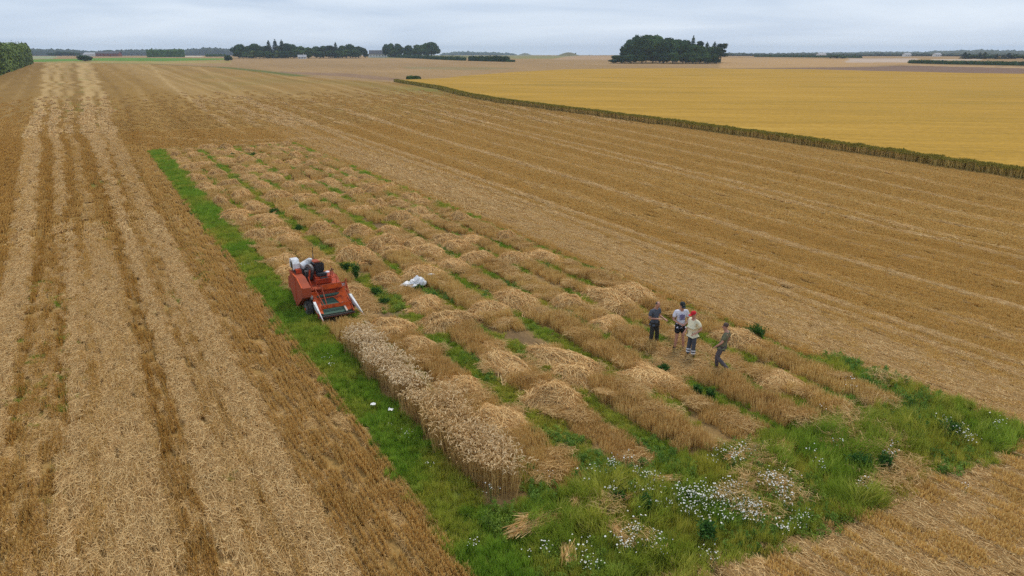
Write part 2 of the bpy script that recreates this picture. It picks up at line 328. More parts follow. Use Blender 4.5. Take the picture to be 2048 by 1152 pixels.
# ---- ground sheet
def build_ground():
    rr = [0.0, 2.5, 5, 6.5]
    while rr[-1] < 6000: rr.append(rr[-1] * (1.0125 if rr[-1] < 1800 else 1.05))
    rr = np.array(rr); 
    azs = np.concatenate([np.radians(np.arange(-46, 46.01, .2)), np.radians(np.arange(50, 314, 4))])
    A, R = np.meshgrid(azs, rr[1:]); x = (np.sin(A) * R).ravel(); y = (np.cos(A) * R).ravel(); r = R.ravel()
    u, v = UV(x, y)
    z = T(r) + .05 * (fbm(x * .6, y * .6) - .5) * (r < 200) - .02
    z = z + 1.2 * (fbm(x * .004, y * .004) - .5) * sst(500, 1200, r)
    c, S = ground_colour(x, y)
    nA = len(azs); nR = len(rr) - 1
    V = np.c_[x, y, z]; V = np.vstack([V, [[0, 0, -.02]]]); c = np.vstack([c, [[.2, .12, .05]]])
    i, j = np.meshgrid(np.arange(nR - 1), np.arange(nA), indexing='ij'); i = i.ravel(); j = j.ravel(); j2 = (j + 1) % nA
    Fq = np.c_[i * nA + j, i * nA + j2, (i + 1) * nA + j2, (i + 1) * nA + j][:, ::-1]
    jj = np.arange(nA); Ft = np.c_[np.full(nA, nR * nA), jj, (jj + 1) % nA, (jj + 1) % nA][:, :]
    m, t, N, L, b = new_mat('ground')
    at = N('ShaderNodeAttribute'); at.attribute_name = 'albedo'
    g = N('ShaderNodeNewGeometry'); mp = N('ShaderNodeMapping'); mp.vector_type = 'POINT'; mp.inputs['Rotation'].default_value = (0, 0, -TH)
    L(g.outputs['Position'], mp.inputs['Vector'])
    def noise(scale, det, sx=1, sy=1, rough=.6):
        m2 = N('ShaderNodeMapping'); m2.inputs['Scale'].default_value = (sx, sy, 1); L(mp.outputs[0], m2.inputs['Vector'])
        n = N('ShaderNodeTexNoise'); n.inputs['Scale'].default_value = scale; n.inputs['Detail'].default_value = det; n.inputs['Roughness'].default_value = rough; L(m2.outputs[0], n.inputs['Vector']); return n
    n1 = noise(1.0, 8, 2.2, .35, .7); n2 = noise(14, 4, 1, .5); n3 = noise(.12, 4, 1.6, .25)
    def mr(src, a, b2, lo=.25, hi=.75):
        q = N('ShaderNodeMapRange'); q.inputs[1].default_value = lo; q.inputs[2].default_value = hi; q.inputs[3].default_value = a; q.inputs[4].default_value = b2; L(src.outputs[0], q.inputs[0]); return q
    a1, a2, a3 = mr(n1, .72, 1.26), mr(n2, .7, 1.3), mr(n3, .88, 1.12)
    m1 = N('ShaderNodeMath'); m1.operation = 'MULTIPLY'; L(a1.outputs[0], m1.inputs[0]); L(a2.outputs[0], m1.inputs[1])
    m2 = N('ShaderNodeMath'); m2.operation = 'MULTIPLY'; L(m1.outputs[0], m2.inputs[0]); L(a3.outputs[0], m2.inputs[1])
    mu = N('ShaderNodeMixRGB'); mu.blend_type = 'MULTIPLY'; mu.inputs[0].default_value = 1; L(at.outputs['Color'], mu.inputs[1]); L(m2.outputs[0], mu.inputs[2])
    L(mu.outputs[0], b.inputs['Base Color']); b.inputs['Roughness'].default_value = .95; b.inputs['Specular IOR Level'].default_value = .05
    bp = N('ShaderNodeBump'); bp.inputs['Strength'].default_value = .5; bp.inputs['Distance'].default_value = .06; L(n2.outputs[0], bp.inputs['Height']); L(bp.outputs[0], b.inputs['Normal'])
    me = np_mesh('ground', V, Fq, {'albedo': c}, m, True)
    # centre fan
    link_mesh('ground', me, kind='structure')
    me2 = bpy.data.meshes.new('ground_centre')
    return V
build_ground()

# ------------------------------------------------------------------ blade patches
class Strips:
    """Thin bent strips gathered into one mesh."""
    def __init__(s): s.V = []; s.F = []; s.rnd = []; s.t = []; s.n = 0
    def add(s, P0, P1, P2, w, side=None, taper=.35, rnd=None, t=0., rng=None):
        P0, P1, P2 = (np.asarray(p, float) for p in (P0, P1, P2)); n = len(P0)
        if side is None:
            d = P2 - P0; k = rng.normal(size=(n, 3)); side = np.cross(d, k); side /= np.linalg.norm(side, axis=1)[:, None] + 1e-9
        w = np.broadcast_to(np.asarray(w, float), (n,))[:, None] * .5
        Vs = np.stack([P0 - side * w, P0 + side * w, P1 - side * w, P1 + side * w, P2 - side * w * taper, P2 + side * w * taper], 1).reshape(-1, 3)
        b = s.n + np.arange(n)[:, None] * 6
        s.F.append(np.vstack([b + np.array([0, 1, 3, 2]), b + np.array([2, 3, 5, 4])]))
        s.V.append(Vs); s.n += n * 6
        rnd = rng.rand(n) if rnd is None else rnd
        s.rnd.append(np.repeat(rnd, 6)); s.t.append(np.full(n * 6, t, float))
    def mesh(s, name, mat):
        m2 = None
        if isinstance(mat, tuple): mat, m2 = mat
        t = np.concatenate(s.t); F = np.vstack(s.F); me = np_mesh(name, np.vstack(s.V), F, {'rnd': np.concatenate(s.rnd), 't': t}, mat)
        if m2: me.materials.append(m2); me.polygons.foreach_set('material_index', (t[F[:, 0]] > .5).astype(np.int32))
        return me

def rand_dir(rng, n, tilt):
    a = rng.rand(n) * 2 * PI; t = np.abs(tilt); return np.c_[np.cos(a) * np.sin(t), np.sin(a) * np.sin(t), np.cos(t)]
def stubble_patch(seed, size, n, w, h=.15, rows=.125, lean=.25):
    rng = np.random.RandomState(seed); S = Strips()
    nr = max(1, int(round(size / rows))); row = rng.randint(0, nr, n)
    x = (row + .5) * size / nr - size / 2 + rng.normal(0, .014, n); y = rng.uniform(-size / 2, size / 2, n)
    L = h * rng.uniform(.6, 1.25, n); d = rand_dir(rng, n, rng.normal(0, lean, n))
    P0 = np.c_[x, y, np.full(n, -.03)]; P2 = P0 + d * (L + .03)[:, None]
    S.add(P0, (P0 + P2) / 2, P2, w, rng=rng, taper=.9); return S
def litter_patch(seed, size, n, w, L0=.3, zmax=.08):
    rng = np.random.RandomState(seed); S = Strips()
    x = rng.uniform(-size / 2, size / 2, n); y = rng.uniform(-size / 2, size / 2, n); a = rng.rand(n) * 2 * PI; L = L0 * rng.uniform(.35, 1.2, n)
    d = np.c_[np.cos(a), np.sin(a), rng.normal(0, .16, n)] * L[:, None]
    z = rng.uniform(.0, zmax, n); P0 = np.c_[x, y, z] - d / 2; P2 = P0 + d; P1 = (P0 + P2) / 2 + np.c_[rng.normal(0, .02, n), rng.normal(0, .02, n), rng.uniform(0, .03, n)]
    P0[:, 2] = np.maximum(P0[:, 2], .0); P2[:, 2] = np.maximum(P2[:, 2], .0)
    S.add(P0, P1, P2, w, rng=rng, taper=.8); return S
def grass_patch(seed, size, n, w, h=.2, spread=.7, clump=True):
    rng = np.random.RandomState(seed); S = Strips()
    if clump:
        k = max(4, n // 40); cx = rng.uniform(-size / 2, size / 2, k); cy = rng.uniform(-size / 2, size / 2, k); i = rng.randint(0, k, n)
        x = cx[i] + rng.normal(0, size * .09, n); y = cy[i] + rng.normal(0, size * .09, n); hh = (h * rng.uniform(.5, 1.4, k))[i]; base = rng.rand(k)[i]
    else: x = rng.uniform(-size / 2, size / 2, n); y = rng.uniform(-size / 2, size / 2, n); hh = h; base = rng.rand(n)
    L = hh * rng.uniform(.6, 1.3, n); d = rand_dir(rng, n, rng.normal(0, .35, n)); d2 = rand_dir(rng, n, rng.uniform(.4, 1.3, n) * spread)
    a = rng.rand(n) * 0; P0 = np.c_[x, y, np.full(n, -.02)]; P1 = P0 + d * (L * .55)[:, None]; P2 = P1 + (d + d2) * .5 * (L * .6)[:, None]
    S.add(P0, P1, P2, w, rng=rng, taper=.15, rnd=np.clip(base * .6 + rng.rand(n) * .4, 0, 1)); return S
def leaf_patch(seed, size, n, w, h=.3):
    """broad-leaved weeds: small flat leaves on several levels"""
    rng = np.random.RandomState(seed); S = Strips(); k = max(3, n // 60)
    cx = rng.uniform(-size / 2, size / 2, k); cy = rng.uniform(-size / 2, size / 2, k); ch = rng.uniform(.4, 1.1, k) * h; cr = rng.uniform(.1, .22, k) * size; i = rng.randint(0, k, n)
    d = rng.normal(size=(n, 3)); d[:, 2] = np.abs(d[:, 2]); d /= np.linalg.norm(d, axis=1)[:, None]; rad = rng.uniform(.6, 1, n)
    P = np.c_[cx[i] + d[:, 0] * cr[i] * rad, cy[i] + d[:, 1] * cr[i] * rad, d[:, 2] * ch[i] * rad]
    a = rng.rand(n) * 2 * PI; l = w * rng.uniform(1.2, 2.6, n); dv = np.c_[np.cos(a), np.sin(a), rng.normal(0, .5, n)]
    P2 = P + dv * l[:, None]; P1 = (P + P2) / 2 + np.array([0, 0, 1]) * (l * .15)[:, None]
    S.add(P, P1, P2, w, rng=rng, taper=.3, rnd=np.clip(rng.rand(k)[i] * .5 + .5 * rng.rand(n), 0, 1)); return S
def wheat_patch(seed, size, n, h=.92, ww=.009, ew=.02):
    rng = np.random.RandomState(seed); S = Strips()
    x = rng.uniform(-size / 2, size / 2, n); y = rng.uniform(-size / 2, size / 2, n); L = h * rng.uniform(.82, 1.06, n)
    d = rand_dir(rng, n, rng.normal(0, .14, n)); P0 = np.c_[x, y, np.zeros(n)]; P2 = P0 + d * L[:, None]; P1 = (P0 + P2) / 2 + np.c_[rng.normal(0, .015, (n, 2)), np.zeros(n)]
    S.add(P0, P1, P2, ww, rng=rng, taper=.7, t=0.)
    a = rng.rand(n) * 2 * PI; hd = np.c_[np.cos(a), np.sin(a), np.zeros(n)]; el = rng.uniform(.10, .16, n)[:, None]; up = np.array([0, 0, 1.])
    dr = rng.uniform(.1, 1.1, n)[:, None]
    E1 = P2 + (hd * .45 + up * (.8 - .5 * dr)) * el * .6; E2 = E1 + (hd * .9 + up * (.4 - dr)) * el * .6
    rr = rng.rand(n); S.add(P2, E1, E2, ew, rng=rng, taper=.4, t=1., rnd=rr); S.add(P2, E1, E2, ew, rng=rng, taper=.4, t=1., rnd=rr)
    m = n // 2; j = rng.randint(0, n, m); q = rng.uniform(.3, .85, m)[:, None]; B = P0[j] + (P2[j] - P0[j]) * q; a = rng.rand(m) * 2 * PI; hd = np.c_[np.cos(a), np.sin(a), np.zeros(m)]
    B1 = B + (hd * .5 + up * .5) * .12; B2 = B1 + (hd * .6 - up * .9) * rng.uniform(.08, .16, (m, 1)); S.add(B, B1, B2, .012, rng=rng, taper=.2, t=.1)
    return S

STUBC = [(0, (0.332, 0.172, 0.0312)), (.5, (0.54, 0.297, 0.0593)), (1, (0.727, 0.436, 0.103))]
STUB_PALE = [(0, (0.5, 0.312, 0.0924)), (.5, (0.699, 0.465, 0.155)), (1, (0.839, 0.596, 0.226))]
M_STUB = blade_mat('stubble_stalks', STUBC, None, tone2=STUB_PALE)
M_LIT = blade_mat('loose_straw', [(0, (0.398, 0.238, 0.0767)), (.5, (0.607, 0.38, 0.137)), (1, (0.758, 0.514, 0.21))], None, tone2=[(0, (0.492, 0.316, 0.126)), (.5, (0.719, 0.492, 0.219)), (1, (0.871, 0.644, 0.32))])
M_PLOT = blade_mat('plot_stalks', [(0, (0.35, 0.202, 0.0678)), (.5, (0.57, 0.347, 0.12)), (1, (0.766, 0.514, 0.209))], None, tone2=[(0, (0.461, 0.29, 0.0886)), (.5, (0.702, 0.48, 0.16)), (1, (0.899, 0.671, 0.281))])
M_GRASS = blade_mat('grass_blades', [(0, (0.0972, 0.19, 0.0171)), (.5, (0.227, 0.38, 0.0333)), (.93, (0.41, 0.532, 0.076)), (1, (0.594, 0.494, 0.171))], None, trans=.35, tone2=[(0, (0.216, 0.237, 0.0285)), (.5, (0.454, 0.437, 0.057)), (.85, (0.626, 0.532, 0.114)), (1, (0.756, 0.522, 0.257))])
M_LEAF = blade_mat('weed_leaves', [(0, (.06, .15, .03)), (.6, (.14, .27, .05)), (1, (.24, .40, .08))], None, trans=.3, tone2=[(0, (.14, .20, .025)), (.6, (.30, .38, .045)), (1, (.46, .52, .09))])
M_WHEAT = blade_mat('ripe_wheat', [(0, (0.323, 0.186, 0.051)), (.5, (0.532, 0.335, 0.111)), (1, (0.684, 0.465, 0.178))], None, tone2=[(0, (0.304, 0.177, 0.0595)), (.5, (0.494, 0.316, 0.119)), (1, (0.646, 0.446, 0.196))])
M_EARS = blade_mat('wheat_ears', [(0, (0.5, 0.32, 0.12)), (.5, (0.78, 0.543, 0.249)), (1, (0.93, 0.708, 0.387))], None, tone2=[(0, (0.56, 0.407, 0.224)), (.5, (0.86, 0.679, 0.421)), (1, (0.96, 0.805, 0.55))])
M_BAR = blade_mat('barley_stalks', [(0, (0.239, 0.175, 0.0438)), (.4, (0.538, 0.379, 0.112)), (1, (0.957, 0.684, 0.275))], None, tipc=(0.299, 0.248, 0.0375), tone2=[(0, (0.149, 0.175, 0.0312)), (.5, (0.359, 0.335, 0.0625)), (1, (0.747, 0.612, 0.175))])

def variants(tagname, maker, seeds, mat):
    c = bpy.data.collections.new(tagname)
    for i, s in enumerate(seeds):
        o = bpy.data.objects.new('%s_%02d' % (tagname, i), maker(s).mesh(tagname, mat)); c.objects.link(o)
    return c, len(seeds)

_gn = {}
def scatter(name, coll, P, rot, scl, tone, rng, **tags):
    c, nv = coll; n = len(P)
    if n == 0: return
    me = bpy.data.meshes.new(name); me.vertices.add(n); me.vertices.foreach_set('co', np.asarray(P, np.float32).ravel())
    def A(nm, ty, arr, key): a = me.attributes.new(nm, ty, 'POINT'); a.data.foreach_set(key, arr)
    A('rot', 'FLOAT_VECTOR', np.asarray(rot, np.float32).ravel(), 'vector'); A('scl', 'FLOAT_VECTOR', np.asarray(scl, np.float32).ravel(), 'vector')
    A('tone', 'FLOAT', np.asarray(tone, np.float32), 'value'); A('pick', 'INT', rng.randint(0, nv, n).astype(np.int32), 'value')
    o = bpy.data.objects.new(name, me); COL.objects.link(o)
    g = bpy.data.node_groups.new('scatter_' + name, 'GeometryNodeTree')
    g.interface.new_socket('Geometry', in_out='INPUT', socket_type='NodeSocketGeometry'); g.interface.new_socket('Geometry', in_out='OUTPUT', socket_type='NodeSocketGeometry')
    Nn = g.nodes.new; gi = Nn('NodeGroupInput'); go = Nn('NodeGroupOutput'); ip = Nn('GeometryNodeInstanceOnPoints'); ci = Nn('GeometryNodeCollectionInfo')
    ci.inputs['Collection'].default_value = c; ci.inputs['Separate Children'].default_value = True; ci.inputs['Reset Children'].default_value = True
    def at(nm, ty):
        q = Nn('GeometryNodeInputNamedAttribute'); q.data_type = ty; q.inputs['Name'].default_value = nm; return q.outputs['Attribute']
    ln = g.links.new; ln(gi.outputs[0], ip.inputs['Points']); ln(ci.outputs[0], ip.inputs['Instance']); ip.inputs['Pick Instance'].default_value = True
    ln(at('pick', 'INT'), ip.inputs['Instance Index']); ln(at('rot', 'FLOAT_VECTOR'), ip.inputs['Rotation']); ln(at('scl', 'FLOAT_VECTOR'), ip.inputs['Scale']); ln(ip.outputs[0], go.inputs[0])
    md = o.modifiers.new('scatter', 'NODES'); md.node_group = g
    tags.setdefault('kind', 'stuff'); return tag(o, **tags)

def wedge_points(r0, r1, step, rng, amax=math.radians(41)):
    n = int(r1 / step) + 2; gx, gy = np.meshgrid(np.arange(-n, n + 1), np.arange(0, n + 1)); P = np.c_[gx.ravel(), gy.ravel()].astype(float) * step
    P = P + rng.uniform(-.5, .5, P.shape) * step; r = np.hypot(P[:, 0], P[:, 1]); a = np.abs(np.arctan2(P[:, 0], P[:, 1]))
    m = (r >= r0) & (r < r1) & ((a < amax) | (r < 0)); return P[m]
EX = np.array(EDGE); EU = np.array(EDGE_UV)
def beyond_edge(u, v): return u > np.interp(v, EU[:, 1], EU[:, 0]) - .3

def build_field_cover():
    rng = np.random.RandomState(3)
    #       r0   r1   du   dv   patch u, v   n  width
    lods = [(7, 46, .21, .66, .25, .86, 240, .0075), (46, 110, .33, 1.5, .40, 1.9, 230, .016), (110, 270, .62, 4.2, .75, 5.2, 320, .038)]
    for li, (r0, r1, du, dv, su, sv_, n, w) in enumerate(lods):
        def stub(s):
            S = stubble_patch(s, su, n, w, h=.15, rows=.125 if li < 2 else su / 3)
            for a in S.V: a[:, 1] *= sv_ / su
            return S
        def lit(s):
            S = litter_patch(s, su, int(n * .8), w * .9, L0=.18 * (1, 1.6, 2.4)[li])
            for a in S.V: a[:, 1] *= sv_ / su
            return S
        cs = variants('stubble_tuft', stub, range(10 * li + 1, 10 * li + 6), M_STUB); cl = variants('straw_litter', lit, range(10 * li + 101, 10 * li + 107), M_LIT)
        gu, gv = np.meshgrid(np.arange(-60, 220, du), np.arange(0, 275, dv)); u = gu.ravel() + rng.uniform(-.5, .5, gu.size) * du; v = gv.ravel() + rng.uniform(-.5, .5, gu.size) * dv
        lim = 5.36 - su / 2; u = np.where((u > lim - .15) & (u < 5.4) & (v < 87), lim, u)
        x, y = XY(u, v); r = np.hypot(x, y); m = (r >= r0) & (r < r1) & (np.abs(np.arctan2(x, y)) < math.radians(41)); u, v, x, y, r = u[m], v[m], x[m], y[m], r[m]
        S = field_state(u, v); nn = len(u); ok = ~beyond_edge(u, v) & (S['green'] < .55 + .25 * rng.rand(nn)) & ~((u > 5.17) & S['inside'])
        if li == 2: ok &= rng.rand(nn) > sst(100, 235, r)
        pos = np.c_[x, y, T(r)]; yaw = np.full(nn, TH)
        # rows follow the slow bend of the drill lines right of the plots
        kk = np.interp(v + 2, *KV) - np.interp(v - 2, *KV); yaw = yaw - np.where(u > 21, np.arctan((u - 20) / np.interp(v, *KV) * kk / 4), 0)
        m = ok & ((rng.rand(nn) > S['straw'] * .8 - .05) if li == 0 else (rng.rand(nn) > S['straw'] * .8 - .3)); k = m.sum()
        rot = np.c_[np.zeros((k, 2)), yaw[m] + rng.choice([0, PI], k) + rng.normal(0, .02, k)]
        hs = np.where(S['below'][m], 1.35, np.where((u[m] > 3.4) & (u[m] < 5.4) | (S['q'][m] < -4.6), 1.0, .8)) * rng.uniform(.9, 1.1, k)
        tn = np.clip(S['tone'][m] - .22 + (0, .05, .22)[li] + .75 * S['straw'][m], 0, 1) * .95 + .05 * rng.rand(k)
        scatter('stubble', cs, pos[m], rot, np.c_[np.ones((k, 2)), hs * (1, .85, .55)[li]], tn, rng, label='cut cereal stubble standing in drill rows over the field', cat='stubble')
        m = ok & ((rng.rand(nn) < S['straw'] * 1.5 - .08) if li == 0 else (S['straw'] * 1.35 - .1 > (.25 + .5 * rng.rand(nn)))); k = m.sum()
        for rep in range(2 if li == 0 else 1):
            scl = np.ones((k, 3)); scl[:, 2] *= .5 + .9 * S['straw'][m]
            rot = np.c_[np.zeros((k, 2)), yaw[m] + rng.choice([0, PI], k) + rng.normal(0, .12 if li == 0 else .02, k)]
            scatter('loose_straw', cl, pos[m] + np.c_[rng.normal(0, .03, (k, 2)), np.zeros(k)], rot, scl, np.clip(S['straw'][m] * 1.1 - .1 + .12 * rng.normal(size=k), 0, 1), rng, label='loose pale straw strewn in swaths over the stubble', cat='straw')
build_field_cover()

def fieldgrid(u0, u1, v0, v1, step, rng):
    gu, gv = np.meshgrid(np.arange(u0, u1, step), np.arange(v0, v1, step)); P = np.c_[gu.ravel(), gv.ravel()] + rng.uniform(-.5, .5, (gu.size, 2)) * step
    return P[:, 0], P[:, 1]
def in_view(x, y, pad=3):
    return (np.abs(np.arctan2(x, y + pad)) < math.radians(40)) & (y > 3)

# heaps of straw first (positions are needed by the stubble in the plots)
rngH = random.Random(11)
HEAPS = []   # (u, v, size_u, size_v, h, row index)
def add_heaps():
    fixed = [(0, 28.9, 1.3, 1.2, .35), (1, 26.6 - 2.2, 1.25, 1.5, .42), (1, 22.3, 1.3, 1.4, .4), (1, 18.6, 1.3, 1.4, .38), (1, 16.2, 1.4, 1.5, .38), (1, 14.9 + 99, 1, 1, .1),
             (2, 26.4, 1.25, 1.3, .45), (2, 23.9, 1.55, 1.5, .6), (2, 19.3, 1.4, 2.4, .42), (2, 16.6, 1.5, 1.5, .45),
             (3, 24.3, 1.6, 1.5, .42), (3, 18.4, 1.5, 2.6, .42), (4, 24.9, 1.7, 1.6, .55), (4, 16.4, 1.9, 1.7, .36), (4, 17.9 + 99, 1, 1, .1), (5, 23.6, 1.4, 1.2, .42), (5, 20.9, 1.3, 1.2, .3),
             (5, 31.6, 1.5, 1.2, .5), (6, 23.0, 1.6, 2.0, .46), (6, 13.9, 1.3, 1.2, .25), (7, 22.8, 1.6, 2.2, .42), (7, 17.0, 1.4, 1.8, .42), (6, 30.5, 1.4, 1.4, .4), (7, 30.2, 1.4, 1.6, .34),
             (1, 29.4, 1.3, 1.4, .42), (2, 30.4, 1.35, 1.3, .42), (3, 30.5, 1.4, 1.5, .4), (4, 31.2, 1.3, 1.5, .34)]
    for r, v, su, sv, h in fixed:
        if v > 90: continue
        a, b = ROWS[r]; HEAPS.append(((a + b) / 2 + rngH.uniform(-.1, .1), v, su, sv, h, r))
    for r, (a, b) in enumerate(ROWS):
        v = 34.5 + rngH.uniform(-.6, .6) + (2.0 if r == 0 else 0)
        while v < 86.5:
            for kk in range(2 if rngH.random() < .3 else 1):
                vv = v + kk * rngH.uniform(1.3, 1.9)
                if vv < 86.6: HEAPS.append(((a + b) / 2 + rngH.uniform(-.15, .15), vv, rngH.uniform(1.15, 1.65), rngH.uniform(1.1, 1.7), rngH.uniform(.32, .62), r))
            v += rngH.uniform(4.6, 6.6)
    HEAPS.append((7.3, 31.6, 1.4, 1.6, .42, 0)); HEAPS.append((7.25, 34.2, 1.3, 1.5, .42, 0))
add_heaps()
HA = np.array([h[:5] for h in HEAPS])
def heap_cover(u, v):
    c = np.zeros(len(u))
    for hu, hv, su, sv, h in HA: c = np.maximum(c, 1 - np.sqrt(((u - hu) / (su * .5)) ** 2 + ((v - hv) / (sv * .5)) ** 2))
    return c
COMB = (7.35, 28.1)
def build_plots():
    rng = np.random.RandomState(5)
    tall = variants('plot_tuft', lambda s: stubble_patch(s, .45, 230, .009, h=.29, rows=.11, lean=.16), range(201, 207), M_PLOT)
    tall2 = variants('plot_tuft_far', lambda s: stubble_patch(s, .9, 460, .018, h=.29, rows=.15, lean=.16), range(211, 216), M_PLOT)
    low = variants('flat_straw', lambda s: litter_patch(s, .6, 190, .009, L0=.32, zmax=.10), range(221, 226), M_LIT)
    for lod, (va, vb, step, coll) in enumerate(((8, 40, .30, tall), (40, 87, .62, tall2))):
        u, v = fieldgrid(6.5, 20.2, va, vb, step, rng); S = field_state(u, v); x, y = XY(u, v)
        row = np.zeros(len(u), int) - 1
        for i, (a, b) in enumerate(ROWS): row[(u > a + .2) & (u < b - .2)] = i
        wheat = (row == 0) & (v < 23.9)
        gone = (S['soil'] > .8) | (np.hypot(u - 16.7, (v - 16.6) * .8) < 1.25) | (((np.abs(u - COMB[0]) < 1.0) & (np.abs(v - COMB[1]) < 2.0)))
        cell = np.floor((v + row * .7) / 6.3).astype(int); ch = _tab[(row * 7 + 3) % 256, cell % 256]; ct = _tab[(row * 5 + 11) % 256, (cell + 40) % 256]
        ok = (row >= 0) & (v > plot_end(u)) & ~wheat & ~gone & (heap_cover(u, v) < .15) & in_view(x, y)
        flat = (ch < .12) & (v > 26)
        ppl = (np.hypot(u - 16.7, (v - 16.6) * .8) < 1.3) & (v > 13)
        okl = (ok | ppl)
        m = ok & ~flat & (rng.rand(len(u)) < .93); k = m.sum()
        rot = np.c_[rng.normal(0, .1, (k, 2)), TH + rng.choice([0, PI], k)]
        scl = np.c_[np.ones((k, 2)), (.55 + .7 * ch[m]) * rng.uniform(.8, 1.15, k)]
        scatter('plot_stubble', coll, np.c_[x[m], y[m], np.zeros(k)], rot, scl, np.clip(.25 + ct[m] * .65 + .15 * rng.rand(k), 0, 1), rng, label='tall golden brown stubble standing in the trial plots', cat='stubble')
        m = okl & (rng.rand(len(u)) < np.where(flat | ppl, .9, .09)); k = m.sum()
        scatter('plot_straw', low, np.c_[x[m], y[m], np.where(flat[m] | ppl[m], 0.0, .2 * (.55 + .7 * ch[m]))], np.c_[rng.normal(0, .12, (k, 2)), rng.rand(k) * 6.28], np.ones((k, 3)) * (1.1 if lod == 0 else 1.5), .3 + .5 * rng.rand(k), rng, label='broken straw lying on the stubble of the trial plots', cat='straw')
    # straw scattered around the heaps
    P = []
    for hu, hv, su, sv, h in HA:
        for _ in range(int(3.2 * su * sv)):
            a = rng.rand() * 6.28; d = rng.uniform(.35, .62); P.append((hu + math.cos(a) * su * d, hv + math.sin(a) * sv * d))
    P = np.array(P); x, y = XY(P[:, 0], P[:, 1]); k = len(P)
    scatter('scattered_straw', low, np.c_[x, y, rng.uniform(0, .12, k)], np.c_[rng.normal(0, .2, (k, 2)), rng.rand(k) * 6.28], np.ones((k, 3)), .4 + .5 * rng.rand(k), rng, label='thin straw scattered between the straw heaps', cat='straw')
    # flattened stubble litter across bottom right
build_plots()

def build_grass():
    rng = np.random.RandomState(8)
    g1 = variants('grass_tuft', lambda s: grass_patch(s, .5, 420, .011, h=.17), range(301, 308), M_GRASS)
    g2 = variants('tall_grass_tuft', lambda s: grass_patch(s, .6, 380, .012, h=.34, spread=1.2), range(311, 317), M_GRASS)
    lf = variants('weed_tuft', lambda s: leaf_patch(s, .6, 420, .022, h=.3), range(321, 327), M_LEAF)
    u, v = fieldgrid(5.2, 21.6, 3.0, 87, .27, rng); x, y = XY(u, v); S = field_state(u, v); iv = in_view(x, y); hc = heap_cover(u, v)
    nn = len(u); strip = (u < 6.62)
    m = iv & (S['green'] > .45) & (hc < .25) & (~S['weed'] | (rng.rand(nn) < .8)) & ~((u > 6.62) & (u < 7.9) & (v < 17.3) & (v > 12.8)) & ~((u > 6.62) & (u < 7.6) & (v < 23.8) & (v > 19.0))
    k = m.sum(); far = np.where(v[m] > 40, 1.35, 1.)
    hz = np.where(strip[m], .85, np.where(S['weed'][m], 1.2, .55)) * rng.uniform(.6, 1.3, k) * (.6 + .9 * fbm(u[m] * 1.2, v[m] * 1.2))
    tn = np.where(strip[m], .28, np.where(S['weed'][m], .72, .55)) + 2.4 * (fbm(u[m] * .9 + 3, v[m] * .9) - .5)
    scatter('grass', g1, np.c_[x[m], y[m], np.zeros(k)], np.c_[rng.normal(0, .12, (k, 2)), rng.rand(k) * 6.28], np.c_[far, far, hz * far], np.clip(tn, 0, 1), rng, label='bright green grass along the strip and between plots', cat='grass')
    n5 = fbm(u * .5 + 40, v * .6 + 2)
    m = iv & S['weed'] & (n5 > .47) & (rng.rand(nn) < .6); k = m.sum()
    scatter('tall_grass', g2, np.c_[x[m], y[m], np.zeros(k)], np.c_[rng.normal(0, .3, (k, 2)), rng.rand(k) * 6.28], np.c_[np.ones((k, 2)), rng.uniform(.6, 1.25, k) * (.4 + 1.3 * n5[m])], np.clip(.5 + 1.4 * (fbm(u[m] * .6, v[m] * .6 + 30) - .5), 0, 1), rng, label='long matted grass growing in the weedy corner', cat='grass')
    lt = variants('matted_straw', lambda s: litter_patch(s, .6, 90, .010, L0=.3, zmax=.25), range(331, 335), M_LIT); m = iv & S['weed'] & (fbm(u * .8 + 13, v * .8 + 7) > .655) & (rng.rand(nn) < .7); k = m.sum()
    scatter('matted_straw', lt, np.c_[x[m], y[m], np.full(k, .1)], np.c_[rng.normal(0, .2, (k, 2)), rng.rand(k) * 6.28], np.ones((k, 3)), .3 + .5 * rng.rand(k), rng, label='dry straw matted into the weedy green corner', cat='straw')
    n6 = fbm(u * .45 + 80, v * .45 + 12)
    m = iv & ((S['weed'] & (n6 > .5)) | ((S['green'] > .5) & (u > 6.6) & (n6 > .56))) & (rng.rand(nn) < .55) & (hc < .2) & ~((u < 8.0) & (v < 26.5) & (v > 12.7)); k = m.sum()
    scatter('weeds', lf, np.c_[x[m], y[m], np.zeros(k)], np.c_[np.zeros((k, 2)), rng.rand(k) * 6.28], np.c_[np.ones((k, 2)), rng.uniform(.6, 1.3, k) * np.where(S['weed'][m], 1.25, .7)], np.clip(.35 + 1.6 * (fbm(u[m] * .7 + 9, v[m] * .7 + 30) - .5), 0, 1), rng, label='low broad-leaved weeds between the plots and in the corner', cat='weeds')
    # sprouts in the open stubble
    u, v = fieldgrid(-4.5, 5.2, 8, 60, .35, rng); x, y = XY(u, v); S = field_state(u, v); m = (rng.rand(len(u)) < S['green'] * .8) & in_view(x, y); k = m.sum()
    scatter('volunteer_sprouts', g1, np.c_[x[m], y[m], np.zeros(k)], np.c_[np.zeros((k, 2)), rng.rand(k) * 6.28], np.c_[np.full((k, 2), .75), np.full(k, .55)], .3 + .4 * rng.rand(k), rng, label='thin green sprouts coming up in the open stubble', cat='grass')
    # low stubble tail below the weedy corner leaning away
build_grass()

